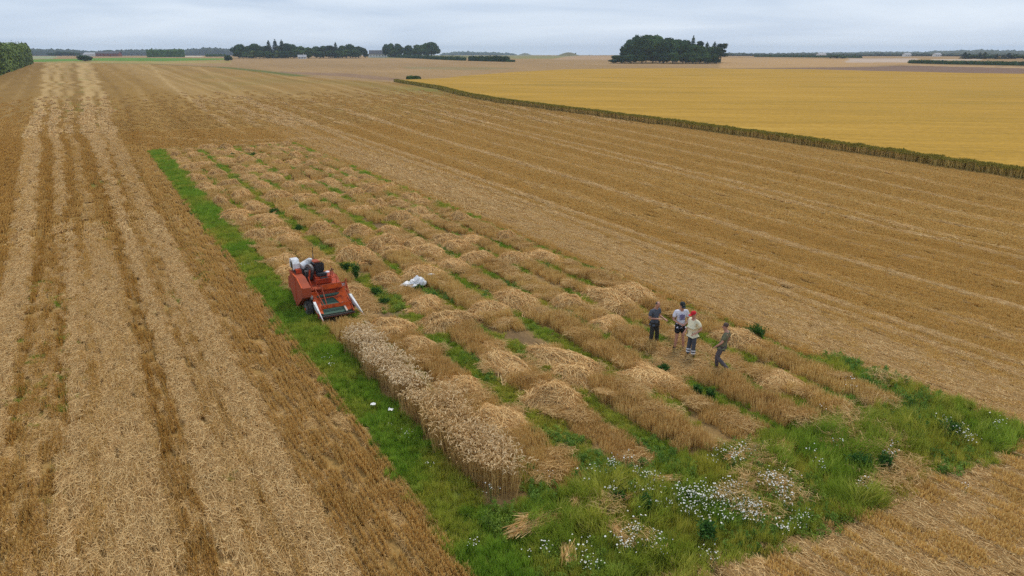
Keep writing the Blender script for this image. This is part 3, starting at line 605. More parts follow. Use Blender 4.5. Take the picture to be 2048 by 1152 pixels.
def build_wheat():
    rng = np.random.RandomState(9)
    w1 = variants('wheat_tuft', lambda s: wheat_patch(s, .34, 26), range(401, 408), (M_WHEAT, M_EARS))
    for (v0, v1, tn, lab, top) in ((18.15, 23.8, 1.0, 'strip of ripe wheat with pale ears in front of the harvester', .86), (12.75, 17.9, .35, 'browner block of ripe wheat standing nearest the camera', .92)):
        u, v = fieldgrid(6.68, 8.0 if v0 < 15 else 7.72, v0, v1, .19, rng)
        ed = .45 * (fbm(v * 2.3, v * 0 + 3.) - .5) + rng.normal(0, .05, len(u)); en = .5 * (fbm(u * 2.2, u * 0 + 8.) - .5); m = (rng.rand(len(u)) < .95) & (u > 6.72 + ed) & (u < (7.98 if v0 < 15 else 7.68) + ed) & (v > v0 + .1 + en) & (v < v1 - .1 + en); u, v = u[m], v[m]; x, y = XY(u, v); k = len(u)
        sc = top * rng.uniform(.9, 1.06, k) * (.84 + .30 * fbm(u * 2.2, v * 2.2)); tone = np.clip(tn + 1.0 * (fbm(u * 1.3, v * .9 + 3) - .5), 0, 1)
        scatter('standing_wheat', w1, np.c_[x, y, np.zeros(k)], np.c_[rng.normal(0, .05, (k, 2)), rng.rand(k) * 6.28], np.c_[np.ones((k, 2)), sc], tone, rng, label=lab, cat='wheat')
build_wheat()

def flower_variants():
    c = bpy.data.collections.new('flower_tuft'); mats = [paint('flower_petals', (.86, .86, .84), .6, wear=.03), paint('flower_centre', (.75, .50, .05), .6), M_LEAF]
    for i in range(5):
        rng = np.random.RandomState(500 + i); bm = bmesh.new()
        for _ in range(6):
            x, y = rng.normal(0, .09, 2); z = rng.uniform(.30, .48); r = rng.uniform(.010, .018); t = Matrix.Translation((x, y, z)) @ Matrix.Rotation(rng.normal(0, .5), 4, 'X') @ Matrix.Rotation(rng.normal(0, .5), 4, 'Y')
            g = bmesh.ops.create_cone(bm, cap_ends=True, segments=9, radius1=r * .55, radius2=r, depth=.008, matrix=t)
            for f in {f for vv in g['verts'] for f in vv.link_faces}: f.material_index = 0
            g = bmesh.ops.create_icosphere(bm, subdivisions=1, radius=r * .35, matrix=t @ Matrix.Translation((0, 0, .005)))
            for f in {f for vv in g['verts'] for f in vv.link_faces}: f.material_index = 1
            a = [bm.verts.new(p) for p in ((x * .4 - .003, y * .4, 0), (x * .4 + .003, y * .4, 0), (x + .002, y, z), (x - .002, y, z))]; bm.faces.new(a).material_index = 2
        me = bpy.data.meshes.new('flower_tuft'); bm.to_mesh(me); bm.free()
        for m in mats: me.materials.append(m)
        o = bpy.data.objects.new('flower_tuft_%02d' % i, me); c.objects.link(o)
    return c, 5
FLOWERS = [  # px, py, half width px, half height px, count
    (1375, 1008, 42, 20, 60), (1392, 1035, 22, 14, 20), (1440, 1015, 22, 18, 22), (1450, 1040, 8, 10, 7), (1495, 1030, 26, 22, 34), (1505, 1055, 18, 12, 8), (1255, 1100, 16, 14, 18), (1303, 1100, 15, 12, 12), (1265, 1075, 14, 8, 8), (1540, 975, 40, 18, 28),
    (1560, 1000, 22, 18, 18), (1465, 988, 22, 12, 16), (1240, 940, 20, 10, 9), (1218, 948, 6, 10, 7), (1275, 955, 8, 5, 6), (1300, 970, 16, 6, 12), (1285, 990, 40, 8, 10), (1465, 928, 14, 14, 14), (1445, 910, 8, 8, 6), (1425, 924, 8, 5, 5), (1490, 912, 10, 10, 6),
    (1930, 880, 14, 18, 14), (1880, 850, 20, 14, 10), (1990, 860, 12, 7, 7), (1725, 985, 8, 10, 7), (1770, 918, 14, 16, 9), (1590, 1052, 24, 14, 11), (1560, 1075, 22, 10, 8), (1110, 1110, 60, 18, 10), (1100, 948, 10, 6, 6), (1170, 1120, 14, 12, 5), (1195, 1145, 20, 8, 8), (980, 995, 6, 5, 4),
    (1420, 1130, 14, 12, 7), (1640, 820, 8, 5, 3), (1700, 770, 24, 10, 6), (945, 1085, 10, 6, 4), (870, 930, 10, 12, 3), (815, 870, 10, 8, 4), (780, 845, 12, 12, 3), (655, 715, 10, 16, 4), (497, 520, 10, 4, 5), (375, 362, 4, 10, 3), (392, 385, 4, 5, 3), (1200, 980, 60, 40, 8), (1600, 940, 120, 60, 10), (1350, 1090, 120, 40, 10), (1925, 1000, 30, 12, 2)]
def build_flowers():
    rng = np.random.RandomState(12); coll = flower_variants(); P = []; s = []
    for px, py, w, h, n in FLOWERS:
        for _ in range(int(n * .55)):
            p = ground_at(px + rng.normal() * w * .55, py + 12 + rng.normal() * h * .55); P.append(p[:3]); s.append(rng.uniform(.7, 1.15) * (1.0 if py < 860 or px < 1000 else 1.12))
    P = np.array(P); k = len(P); s = np.array(s)
    u, v = UV(P[:, 0], P[:, 1]); zz = np.where((u < 6.6) | (v > 13), .45, 1.)
    scatter('white_flowers', coll, P, np.c_[np.zeros((k, 2)), rng.rand(k) * 6.28], np.c_[s, s, zz * s], np.zeros(k), rng, label='clusters of small white mayweed flowers in the green', cat='flowers')
build_flowers()

# ------------------------------------------------------------------ straw heaps and bundles
M_HEAPCORE = paint('heap_core', (.42, .28, .12), .95, wear=.3, scale=14)
M_HEAP = blade_mat('heap_straw', [(0, (0.411, 0.225, 0.0728)), (.45, (0.747, 0.472, 0.187)), (1, (0.968, 0.709, 0.343))], None, trans=.2)
def heap_mesh(seed, n=3000):
    """a unit heap: 1 m across, 1 m long, .5 m high; straws drape over a lumpy core"""
    rng = np.random.RandomState(seed); S = Strips(); ph = rng.rand(4) * 6.28
    def H(x, y):
        r = np.sqrt((x * 2) ** 2 + (y * 2) ** 2) * (1 + .14 * np.sin(3 * np.arctan2(y, x) + ph[0]) + .1 * np.sin(5 * np.arctan2(y, x) + ph[1]))
        return np.clip(1 - (r * (.8 + .45 * fbm(x * 2.6 + seed, y * 2.6 + 2))) ** 2.4, 0, 1) ** .7 * .42 * (1 + 1.1 * (fbm(x * 3.2 + seed * 1.7, y * 3.2 + 5) - .5) + .22 * (fbm(x * 9 + seed, y * 9) - .5))
    a = rng.rand(n) * 2 * PI; r = np.sqrt(rng.rand(n)) * .58; x = r * np.cos(a); y = r * np.sin(a)
    cl = ph[0] + fbm(x * 3 + seed, y * 3) * 6; ang = np.where(rng.rand(n) < .6, cl + rng.normal(0, .35, n), rng.rand(n) * 6.28); L = rng.uniform(.10, .38, n)
    hx, hy = np.cos(ang) * L / 2, np.sin(ang) * L / 2; up = rng.uniform(.0, .05, n)
    P0 = np.c_[x - hx, y - hy, np.maximum(H(x - hx, y - hy), .0) + up * .8]; P2 = np.c_[x + hx, y + hy, H(x + hx, y + hy) + up * .4 - .01]; P1 = np.c_[x, y, H(x, y) + up + .012]
    j = rng.rand(n) < .08; P2[j] += np.c_[rng.normal(0, .03, (j.sum(), 2)), rng.uniform(.05, .14, j.sum())]
    S.add(P0, P1, P2, .0095, rng=rng, taper=.7); me = S.mesh('heap_straws', M_HEAP)
    g = 13; gx, gy = np.meshgrid(np.linspace(-.52, .52, g), np.linspace(-.52, .52, g)); z = H(gx, gy) - .03
    z[0, :] = z[-1, :] = z[:, 0] = z[:, -1] = -.05
    i, jj = np.meshgrid(np.arange(g - 1), np.arange(g - 1), indexing='ij'); i = i.ravel(); jj = jj.ravel()
    core = np_mesh('heap_core', np.c_[gx.ravel(), gy.ravel(), z.ravel()], np.c_[i * g + jj, i * g + jj + 1, (i + 1) * g + jj + 1, (i + 1) * g + jj], None, M_HEAPCORE, True)
    bm = bmesh.new(); bm.from_mesh(me); bm.from_mesh(core)
    nf = len(core.polygons); bm.faces.ensure_lookup_table()
    for f in bm.faces[len(bm.faces) - nf:]: f.material_index = 1
    out = bpy.data.meshes.new('straw_heap'); bm.to_mesh(out); bm.free()
    out.materials.append(M_HEAP); out.materials.append(M_HEAPCORE); return out
ORD = ['first', 'second', 'third', 'fourth', 'fifth', 'sixth', 'seventh', 'eighth', 'ninth', 'tenth', 'eleventh', 'twelfth', 'thirteenth', 'fourteenth', 'fifteenth', 'sixteenth', 'seventeenth', 'eighteenth', 'nineteenth', 'twentieth', 'twenty-first', 'twenty-second', 'twenty-third', 'twenty-fourth', 'twenty-fifth', 'twenty-sixth', 'twenty-seventh', 'twenty-eighth', 'twenty-ninth', 'thirtieth', 'thirty-first', 'thirty-second', 'thirty-third', 'thirty-fourth']
def build_heaps():
    ms = [heap_mesh(600 + i) for i in range(9)]; rng = random.Random(4)
    for r in range(8):
        hs = sorted([h for h in HEAPS if h[5] == r], key=lambda h: h[1])
        for i, (u, v, su, sv, h, _) in enumerate(hs):
            x, y = XY(u, v); size = 'low wide' if h < .4 else ('tall rounded' if h > .52 else 'tousled')
            o = link_mesh('straw_heap', ms[rng.randrange(9)]); o.location = (x, y, 0); o.rotation_euler = (0, 0, TH + rng.choice([0, PI]))
            o.scale = (su * (rng.choice((.95, 1.05, 1.15, 1.45)) if r < 7 else .95), sv * rng.uniform(1.05, 1.8), h / .46 * rng.uniform(.75, 1.05))
            tag(o, '%s straw heap, %s from near end, %s row right of the grass strip' % (size, ORD[i], ORD[r]) if r else '%s straw heap, %s behind the harvester, row beside grass strip' % (size, ORD[i]), 'straw heap', 'straw heaps left on the trial plots')
build_heaps()
def bundle_mesh(seed, n, L, W, fan=.35, h=.1):
    rng = np.random.RandomState(seed); S = Strips(); t = rng.normal(0, fan, n); q = rng.uniform(-.5, .5, n)
    c = np.c_[rng.normal(0, W * .3, n) + q * 0, rng.normal(0, L * .12, n), rng.uniform(.03, h, n) * np.exp(-rng.rand(n))]; l = L * rng.uniform(.5, 1.05, n) / 2
    d = np.c_[np.sin(t), np.cos(t), rng.normal(0, .07, n)] * l[:, None]; P0 = c - d * .9; P2 = c + d; P0[:, 2] = np.maximum(P0[:, 2], .02); P2[:, 2] = np.maximum(P2[:, 2], .02)
    S.add(P0, (P0 + P2) / 2 + np.c_[np.zeros((n, 2)), np.full(n, .03)], P2, .012, rng=rng, taper=.8); return S.mesh('straw_bundle', M_HEAP)
BUNDLES = [(1075, 1047, 72, .95, .40, .3, 'sheaf of cut straw lying crosswise in front of the wheat'), (1055, 1062, 60, 1.0, .3, .25, 'thinner straw bundle at the left end of the sheaf before the wheat'), (1155, 1012, 10, .55, .22, .35, 'short upright straw bundle right of the crosswise sheaf'),
           (1205, 995, -40, .7, .3, .5, 'loose straw bundle left of the white flower clusters'), (1135, 1115, 5, .6, .2, .15, 'narrow straw bundle nearest the camera in the green'), (1260, 1000, 55, .6, .12, .12, 'thin straw wisp beside a tuft of white flowers'),
           (1478, 925, 70, .7, .5, .7, 'spread pinkish straw tuft with white flowers beside it'), (1565, 897, 50, .65, .4, .5, 'small pale straw tuft in the green below the plot ends'), (1725, 870, 60, 1.2, .8, .7, 'wide patch of pale cut straw in the weedy corner'),
           (1665, 888, 50, .8, .4, .5, 'straw wisp left of the wide pale patch'), (1820, 985 - 30, 40, .6, .3, .6, 'dry straw tuft at the right of the weedy corner'), (1330, 968, 80, .8, .2, .3, 'flat straw wisp above the largest flower cluster'), (1240, 1080, -20, .9, .15, .3, 'long thin straw wisp by the lower flower clusters')]
for i, (px, py, a, L, W, fan, lab) in enumerate(BUNDLES):
    x, y, z, r = ground_at(px, py + 6); o = link_mesh('straw_bundle', bundle_mesh(700 + i, int(260 * (W + L * .3)), L, W, fan)); o.location = (x, y, .16); o.rotation_euler = (0, 0, math.radians(-a))
    tag(o, lab, 'straw bundle', 'straw bundles dropped in the green corner')

# ------------------------------------------------------------------ single weed plants
def weed_mesh(seed, n, h, rad, leaf=.035, stems=14):
    rng = np.random.RandomState(seed); S = Strips()
    a = rng.rand(stems) * 6.28; t = rng.uniform(.05, .5, stems) * rad / h * 1.6; d = np.c_[np.cos(a) * np.sin(t), np.sin(a) * np.sin(t), np.cos(t)]; L = h * rng.uniform(.7, 1.05, stems)
    P2 = d * L[:, None]; S.add(np.zeros((stems, 3)), P2 * .5 + [0, 0, .02], P2, .012, rng=rng)
    i = rng.randint(0, stems, n); q = rng.uniform(.25, 1.02, n)[:, None]; B = P2[i] * q + rng.normal(0, rad * .12, (n, 3)) * [1, 1, .5]; a = rng.rand(n) * 6.28
    dv = np.c_[np.cos(a), np.sin(a), rng.normal(.1, .5, n)] * (leaf * rng.uniform(1.2, 3, n))[:, None]; B[:, 2] = np.abs(B[:, 2])
    S.add(B, B + dv * .5 + [0, 0, leaf * .3], B + dv, leaf * .8, rng=rng, taper=.25); return S.mesh('weed_plant', M_WEED)
M_WEED = blade_mat('weed_plant_leaves', [(0, (.02, .065, .012)), (.6, (.055, .14, .025)), (1, (.12, .23, .04))], None, trans=.3)
WEEDS = [(712, 560, .8, .34, 'tall bushy green weed standing right of the harvester'), (690, 545, .45, .4, 'lower green weed just behind the tall one by the harvester'), (752, 590, .3, .45, 'green weed clump in the gap right of the header'),
         (1513, 684, .66, .42, 'dense round green bush at the right edge of the plots'), (1492, 672, .3, .25, 'small green weed left of the round bush'), (838, 582, .25, .25, 'small green weed below the white sacks'),
         (548, 428, .4, .45, 'dark green weed between straw heaps left of centre'), (598, 462, .35, .4, 'dark green weed above and left of the harvester'), (507, 312, .4, .6, 'green weed clump near the far end of the plots'), (466, 313, .3, .5, 'smaller green weed left of the far clump'), (770, 610, .28, .4, 'flat green weed below the gap clump right of the header'),
         (1328, 743, .22, .3, 'small green clump in straw below the people'), (1395, 790, .3, .2, 'small dark weed beside a bare line below the people'), (1420, 797, .28, .22, 'second dark weed along the bare line below the people'), (1900, 880, .55, .5, 'tall weed among flowers near the right corner'), (1720, 950, .6, .45, 'tall dark weed in the middle of the weedy corner'), (1770, 945, .5, .4, 'olive weed clump right of the tall dark weed'),
         (1290, 1030, .5, .2, 'brownish green stalky weed left of the big flower cluster'), (1415, 1085, .5, .45, 'bright green weed clump below the big flower cluster'), (1235, 1010, .35, .3, 'green weed left of the flower clusters')]
for i, (px, py, h, rad, lab) in enumerate(WEEDS):
    x, y, z, r = ground_at(px, py); o = link_mesh('weed_plant', weed_mesh(800 + i, int(500 + 900 * rad), h, rad)); o.location = (x, y, 0); o.rotation_euler = (0, 0, i * 1.3); tag(o, lab, 'weed')

# ------------------------------------------------------------------ uncut barley field
def build_barley():
    e = np.array(EDGE); f = np.array(FAR_EDGE); n = 260
    def resample(p, n):
        d = np.r_[0, np.cumsum(np.hypot(*np.diff(p, axis=0).T))]; s = np.linspace(0, 1, n) ** 1.0 * d[-1]; return np.c_[np.interp(s, d, p[:, 0]), np.interp(s, d, p[:, 1])]
    # extend the near edge out of the picture
    E = resample(e, n); Fr = resample(f, n); E[:, 0] += (fbm(np.arange(n) * .3, np.zeros(n)) - .5) * .5
    # side outside the picture: near edge begins at u 62, far edge begins far right
    tt = np.r_[0, np.geomspace(.0015, 1, 130)]
    P = E[None] * (1 - tt[:, None, None]) + Fr[None] * tt[:, None, None]; x = P[..., 0].ravel(); y = P[..., 1].ravel(); r = np.hypot(x, y)
    z = T(r) + .78 + .10 * (fbm(x * .5, y * .5) - .5) + .8 * (fbm(x * .02, y * .02) - .5) * sst(.02, .3, np.repeat(tt, n))
    k = len(tt); V = np.c_[x, y, z]; i, j = np.meshgrid(np.arange(k - 1), np.arange(n - 1), indexing='ij'); i = i.ravel(); j = j.ravel()
    Fq = np.c_[i * n + j, (i + 1) * n + j, (i + 1) * n + j + 1, i * n + j + 1]
    base = len(V); VB = np.c_[E, T(np.hypot(E[:, 0], E[:, 1])) - .05]; V = np.vstack([V, VB]); jj = np.arange(n - 1); Fq = np.vstack([Fq, np.c_[base + jj, jj, jj + 1, base + jj + 1]])
    m, t, N, L, b = new_mat('barley_crop')
    g = N('ShaderNodeNewGeometry'); mp = N('ShaderNodeMapping'); mp.inputs['Rotation'].default_value = (0, 0, math.radians(12)); L(g.outputs['Position'], mp.inputs['Vector'])
    def noise(s, d, sc): 
        m2 = N('ShaderNodeMapping'); m2.inputs['Scale'].default_value = sc; L(mp.outputs[0], m2.inputs['Vector']); q = N('ShaderNodeTexNoise'); q.inputs['Scale'].default_value = s; q.inputs['Detail'].default_value = d; q.inputs['Roughness'].default_value = .65; L(m2.outputs[0], q.inputs['Vector']); return q
    n1 = noise(.06, 7, (.35, 1.3, 1)); n2 = noise(3.2, 6, (.6, 1.2, 1)); n3 = noise(.42, 5, (.08, 1.6, 1))
    r1 = N('ShaderNodeValToRGB'); ramp(r1, [(.3, (.30, .195, .034)), (.45, (.40, .235, .036)), (.58, (.44, .255, .040)), (.75, (.50, .31, .06))]); L(n1.outputs[0], r1.inputs[0])
    def mrr(s, a, c): q = N('ShaderNodeMapRange'); q.inputs[1].default_value = .25; q.inputs[2].default_value = .75; q.inputs[3].default_value = a; q.inputs[4].default_value = c; L(s.outputs[0], q.inputs[0]); return q
    a, c = mrr(n2, .68, 1.32), mrr(n3, .80, 1.16); mm = N('ShaderNodeMath'); mm.operation = 'MULTIPLY'; L(a.outputs[0], mm.inputs[0]); L(c.outputs[0], mm.inputs[1])
    mu = N('ShaderNodeMixRGB'); mu.blend_type = 'MULTIPLY'; mu.inputs[0].default_value = 1; L(r1.outputs[0], mu.inputs[1]); L(mm.outputs[0], mu.inputs[2])
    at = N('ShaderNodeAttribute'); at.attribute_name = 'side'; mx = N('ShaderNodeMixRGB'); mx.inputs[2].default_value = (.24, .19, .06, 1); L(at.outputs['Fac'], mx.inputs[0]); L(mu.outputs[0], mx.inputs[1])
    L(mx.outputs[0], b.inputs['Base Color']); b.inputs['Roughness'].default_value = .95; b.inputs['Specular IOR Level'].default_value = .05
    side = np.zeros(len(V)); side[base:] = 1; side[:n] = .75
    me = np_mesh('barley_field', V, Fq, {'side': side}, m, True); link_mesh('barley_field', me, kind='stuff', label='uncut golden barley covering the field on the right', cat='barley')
    # standing stalks along the cut edge
    rng = np.random.RandomState(21)
    def bpatch(s):
        S = wheat_patch(s, .8, 120, h=.84, ww=.028, ew=.045); return S
    coll = variants('barley_tuft', bpatch, range(451, 457), M_BAR)
    D = np.r_[0, np.cumsum(np.hypot(*np.diff(E, axis=0).T))]; s = np.arange(0, D[-1], .4); s = np.repeat(s, 3) + rng.uniform(-.2, .2, len(s) * 3); off = np.tile([-.45, -.15, .25], len(s) // 3) + rng.normal(0, .08, len(s))
    ex = np.interp(s, D, E[:, 0]); ey = np.interp(s, D, E[:, 1]); tx = np.interp(s + .5, D, E[:, 0]) - np.interp(s - .5, D, E[:, 0]); ty = np.interp(s + .5, D, E[:, 1]) - np.interp(s - .5, D, E[:, 1]); l = np.hypot(tx, ty) + 1e-6
    x = ex + ty / l * off; y = ey - tx / l * off; k = len(x); r = np.hypot(x, y)
    grn = sst(110, 210, r) * .6 + sst(.45, .7, fbm(s * .08, s * 0 + 4)) * .25
    scatter('barley_edge', coll, np.c_[x, y, T(r)], np.c_[rng.normal(0, .08, (k, 2)), rng.rand(k) * 6.28], np.c_[np.ones((k, 2)), rng.uniform(.86, 1.06, k) * (.94 + .12 * fbm(s * .6, s * 0))], np.clip(grn, 0, 1), rng, label='barley stalks along the cut edge of the field', cat='barley')
build_barley()

# ------------------------------------------------------------------ trees
M_BARK = paint('bark', (.10, .075, .05), .9, wear=.3, scale=3)
M_DARK = foliage_mat('foliage_dark', (0.018, 0.042, 0.0152), (0.063, 0.12, 0.0359)); M_MID = foliage_mat('foliage_mid', (0.027, 0.06, 0.0166), (0.105, 0.18, 0.0442)); M_LIGHTF = foliage_mat('foliage_light', (0.0526, 0.0826, 0.0207), (0.196, 0.24, 0.0621)); M_CON = foliage_mat('foliage_conifer', (0.0134, 0.033, 0.0138), (0.048, 0.09, 0.0331)); M_HEDGE = foliage_mat('foliage_hedge', (0.042, 0.075, 0.0138), (0.166, 0.226, 0.0414), scale=.12)
def quads(P, nrm, size, rng, rnd):
    n = len(P); k = rng.normal(size=(n, 3)); a = np.cross(nrm, k); a /= np.linalg.norm(a, axis=1)[:, None] + 1e-9; b = np.cross(nrm, a); b /= np.linalg.norm(b, axis=1)[:, None] + 1e-9
    s = (size * rng.uniform(.6, 1.3, n))[:, None]; V = np.stack([P - a * s - b * s * .6, P + a * s - b * s * .4, P + a * s * .7 + b * s * .7, P - a * s * .5 + b * s], 1).reshape(-1, 3)
    return V, np.arange(n * 4).reshape(-1, 4), np.repeat(rnd, 4)
def crown_mesh(seed, kind, mat):
    """crown of a tree one unit high and about one unit wide; trunk is separate"""
    rng = np.random.RandomState(seed); Ps, Ns, Rs = [], [], []; cores = []
    if kind == 'round':
        for c in range(15):
            a = rng.rand() * 6.28; rr = rng.uniform(.0, .30); z = rng.uniform(.30, .82); R = rng.uniform(.13, .23) * (1.15 - abs(z - .5) * .5)
            if z > .7: rr *= .55
            c0 = np.array([rr * math.cos(a), rr * math.sin(a), z]); cores.append((c0, R)); n = int(190)
            d = rng.normal(size=(n, 3)); d /= np.linalg.norm(d, axis=1)[:, None]; d[:, 2] *= .85; Ps.append(c0 + d * R * rng.uniform(.82, 1.15, (n, 1))); Ns.append(d + rng.normal(0, .5, (n, 3))); Rs.append(np.clip(rng.rand() * .5 + .5 * rng.rand(n), 0, 1))
        size = .036
    elif kind == 'conifer':
        for lv in range(17):
            z = .10 + .88 * lv / 17; R = .22 * (1 - (z - .1) / .92) ** .8 * rng.uniform(.8, 1.15) + .01; n = int(30 + 110 * R / .22)
            a = rng.rand(n) * 6.28; br = np.floor(a / 6.28 * 7) / 7 * 6.28 + .4; a = .6 * br + .4 * a + lv; rad = R * np.sqrt(rng.rand(n)); Ps.append(np.c_[np.cos(a) * rad, np.sin(a) * rad, z - rad * .35 + rng.normal(0, .008, n)]); Ns.append(np.c_[np.cos(a), np.sin(a), np.full(n, .9)] + rng.normal(0, .3, (n, 3))); Rs.append(rng.rand(n))
        Ps.append(np.c_[rng.normal(0, .006, (14, 2)), rng.uniform(.93, 1.02, 14)]); Ns.append(rng.normal(size=(14, 3))); Rs.append(rng.rand(14)); size = .022
    else:   # pine: open flat clumps
        for c in range(13):
            a = rng.rand() * 6.28; rr = rng.uniform(.05, .27); z = rng.uniform(.34, .95); R = rng.uniform(.08, .15)
            rr *= (1.15 - z * .6); c0 = np.array([rr * math.cos(a), rr * math.sin(a), z]); cores.append((c0, R * .8)); n = 130; d = rng.normal(size=(n, 3)); d /= np.linalg.norm(d, axis=1)[:, None]; d[:, 2] *= .6; Ps.append(c0 + d * R * rng.uniform(.7, 1.25, (n, 1))); Ns.append(d + rng.normal(0, .6, (n, 3))); Rs.append(rng.rand(n))
        size = .028
    P = np.vstack(Ps); Nn = np.vstack(Ns); V, Fq, R = quads(P, Nn, size, rng, np.concatenate(Rs))
    if cores:
        bm = bmesh.new()
        for c0, r in cores: bmesh.ops.create_icosphere(bm, subdivisions=1, radius=r * .8, matrix=Matrix.Translation(c0))
        bm.verts.index_update(); v2 = np.array([v.co for v in bm.verts]); f2 = np.array([[v.index for v in f.verts] + [f.verts[2].index] for f in bm.faces]); bm.free()
        tri = f2[:, :3]; b0 = len(V); mid = (v2[tri[:, 0]] + v2[tri[:, 2]]) / 2; f4 = np.c_[tri[:, 0], tri[:, 1], tri[:, 2], len(v2) + np.arange(len(tri))]; v2 = np.vstack([v2, mid])
        V = np.vstack([V, v2]); Fq = np.vstack([Fq, f4 + b0]); R = np.r_[R, np.zeros(len(v2))]
    return np_mesh('crown', V, Fq, {'rnd': R}, mat)
def trunk_mesh(seed, thin=1.):
    bm = bmesh.new(); rng = random.Random(seed)
    def limb(a, b, r0, r1, n=7):
        d = b - a; q = d.to_track_quat('Z', 'Y').to_matrix().to_4x4(); bmesh.ops.create_cone(bm, cap_ends=True, segments=n, radius1=r0, radius2=r1, depth=d.length, matrix=Matrix.Translation((a + b) / 2) @ q)
    limb(Vector((0, 0, -.02)), Vector((.01, 0, .5)), .026 * thin, .015 * thin)
    for k in range(5): a = k * 1.3 + rng.random(); limb(Vector((.005, 0, .2 + .06 * k)), Vector((math.cos(a) * .2, math.sin(a) * .2, .42 + .08 * k)), .011 * thin, .004 * thin, 5)
    me = bpy.data.meshes.new('trunk'); bm.to_mesh(me); bm.free(); me.materials.append(M_BARK); return me
TRUNKS = [trunk_mesh(i) for i in range(3)]
CROWNS = {('round', 'dark'): [crown_mesh(900 + i, 'round', M_DARK) for i in range(4)], ('round', 'mid'): [crown_mesh(910 + i, 'round', M_MID) for i in range(4)], ('round', 'light'): [crown_mesh(920 + i, 'round', M_LIGHTF) for i in range(2)],
          ('conifer', 'dark'): [crown_mesh(930 + i, 'conifer', M_CON) for i in range(3)], ('pine', 'dark'): [crown_mesh(940 + i, 'pine', M_CON) for i in range(3)]}
rt = random.Random(77)
def tree(x, y, z, h, w, kind, shade, label, group):
    e = empty('tree' if kind == 'round' else ('spruce_tree' if kind == 'conifer' else 'pine_tree'), (x, y, z - .1), rt.random() * 6.28, label=label, cat='tree', group=group)
    e.scale = (w, w, h); link_mesh('crown', rt.choice(CROWNS[(kind, shade)]), e); link_mesh('trunk', rt.choice(TRUNKS), e); return e
def px_tree(px, top, wpx, kind, shade, r, label, group, zoff=0):
    """tree seen at px whose tip reaches row `top`, standing at range r"""
    x, y, z = at_range(px, r); a, b, c = ray(px, top); h = CAM_H + c / math.hypot(a, b) * r - z; w = wpx / 1525 * math.hypot(x, y) * 1.05
    return tree(x, y, z + zoff, h, w / (.78 if kind == 'round' else (.42 if kind == 'conifer' else .62)), kind, shade, label, group)
# clump right of centre: front row, then depth rows
def rows(name_fmt, group, spec, r):
    for i, (px, top, w, kind, shade) in enumerate(spec):
        kd = {'round': 'broadleaf tree', 'conifer': 'spruce', 'pine': 'ragged pine'}[kind]; sh = {'dark': 'dark green', 'mid': 'mid green', 'light': 'light green'}[shade]
        px_tree(px, top, w, kind, shade, r + rt.uniform(-6, 6), name_fmt % (sh, kd, ORD[i]), group)
RC = ground_at(1330, 127)[3]
rows('%s %s, %s from left in the front of the big right clump', 'trees of the clump right of centre', [(1232, 110, 24, 'round', 'dark'), (1250, 98, 26, 'round', 'dark'), (1262, 79, 34, 'round', 'dark'), (1284, 73, 38, 'round', 'dark'), (1306, 74, 34, 'round', 'mid'), (1326, 76, 32, 'round', 'dark'), (1346, 77, 34, 'round', 'dark'), (1366, 81, 30, 'round', 'dark'), (1386, 86, 32, 'round', 'mid'), (1400, 90, 24, 'round', 'mid'), (1416, 92, 28, 'round', 'mid'), (1433, 92, 26, 'pine', 'dark')], RC + 8)
rows('%s %s, %s from left behind the front of the right clump', 'trees of the clump right of centre', [(1258, 74, 26, 'round', 'dark'), (1272, 70, 30, 'round', 'dark'), (1292, 68, 34, 'round', 'mid'), (1312, 69, 34, 'round', 'mid'), (1334, 70, 32, 'round', 'dark'), (1354, 74, 30, 'round', 'dark'), (1372, 78, 28, 'round', 'dark'), (1384, 72, 22, 'conifer', 'dark'), (1397, 80, 24, 'pine', 'dark'), (1412, 84, 24, 'conifer', 'dark'), (1427, 84, 26, 'conifer', 'dark'), (1441, 84, 26, 'pine', 'dark')], RC + 40)
rows('%s %s at the foot of the right clump, %s from left', 'bushy trees at the foot of the clump', [(1228, 117, 18, 'round', 'dark'), (1243, 110, 22, 'round', 'dark'), (1262, 106, 24, 'round', 'dark'), (1284, 104, 26, 'round', 'dark'), (1306, 102, 26, 'round', 'dark'), (1328, 103, 26, 'round', 'dark'), (1350, 104, 26, 'round', 'dark'), (1372, 105, 26, 'round', 'dark'), (1392, 105, 24, 'round', 'mid'), (1412, 106, 24, 'round', 'mid'), (1430, 106, 20, 'round', 'dark')], RC)
RL = 900
rows('%s %s, %s from left in the left grove', 'trees of the long grove left of centre', [(480, 87, 24, 'round', 'dark'), (494, 92, 20, 'round', 'dark'), (512, 84, 24, 'round', 'dark'), (527, 90, 20, 'round', 'dark'), (540, 81, 20, 'conifer', 'dark'), (553, 79, 22, 'conifer', 'dark'), (566, 80, 22, 'conifer', 'dark'), (576, 85, 22, 'pine', 'dark'), (587, 87, 24, 'round', 'dark'), (602, 91, 24, 'round', 'mid'), (618, 93, 24, 'round', 'mid'), (634, 90, 22, 'round', 'dark'), (648, 90, 22, 'round', 'dark'), (661, 89, 20, 'pine', 'dark'), (673, 85, 18, 'conifer', 'dark'), (685, 90, 22, 'round', 'dark'), (701, 88, 26, 'round', 'dark'), (718, 91, 28, 'round', 'dark'), (731, 99, 14, 'round', 'dark')], RL)
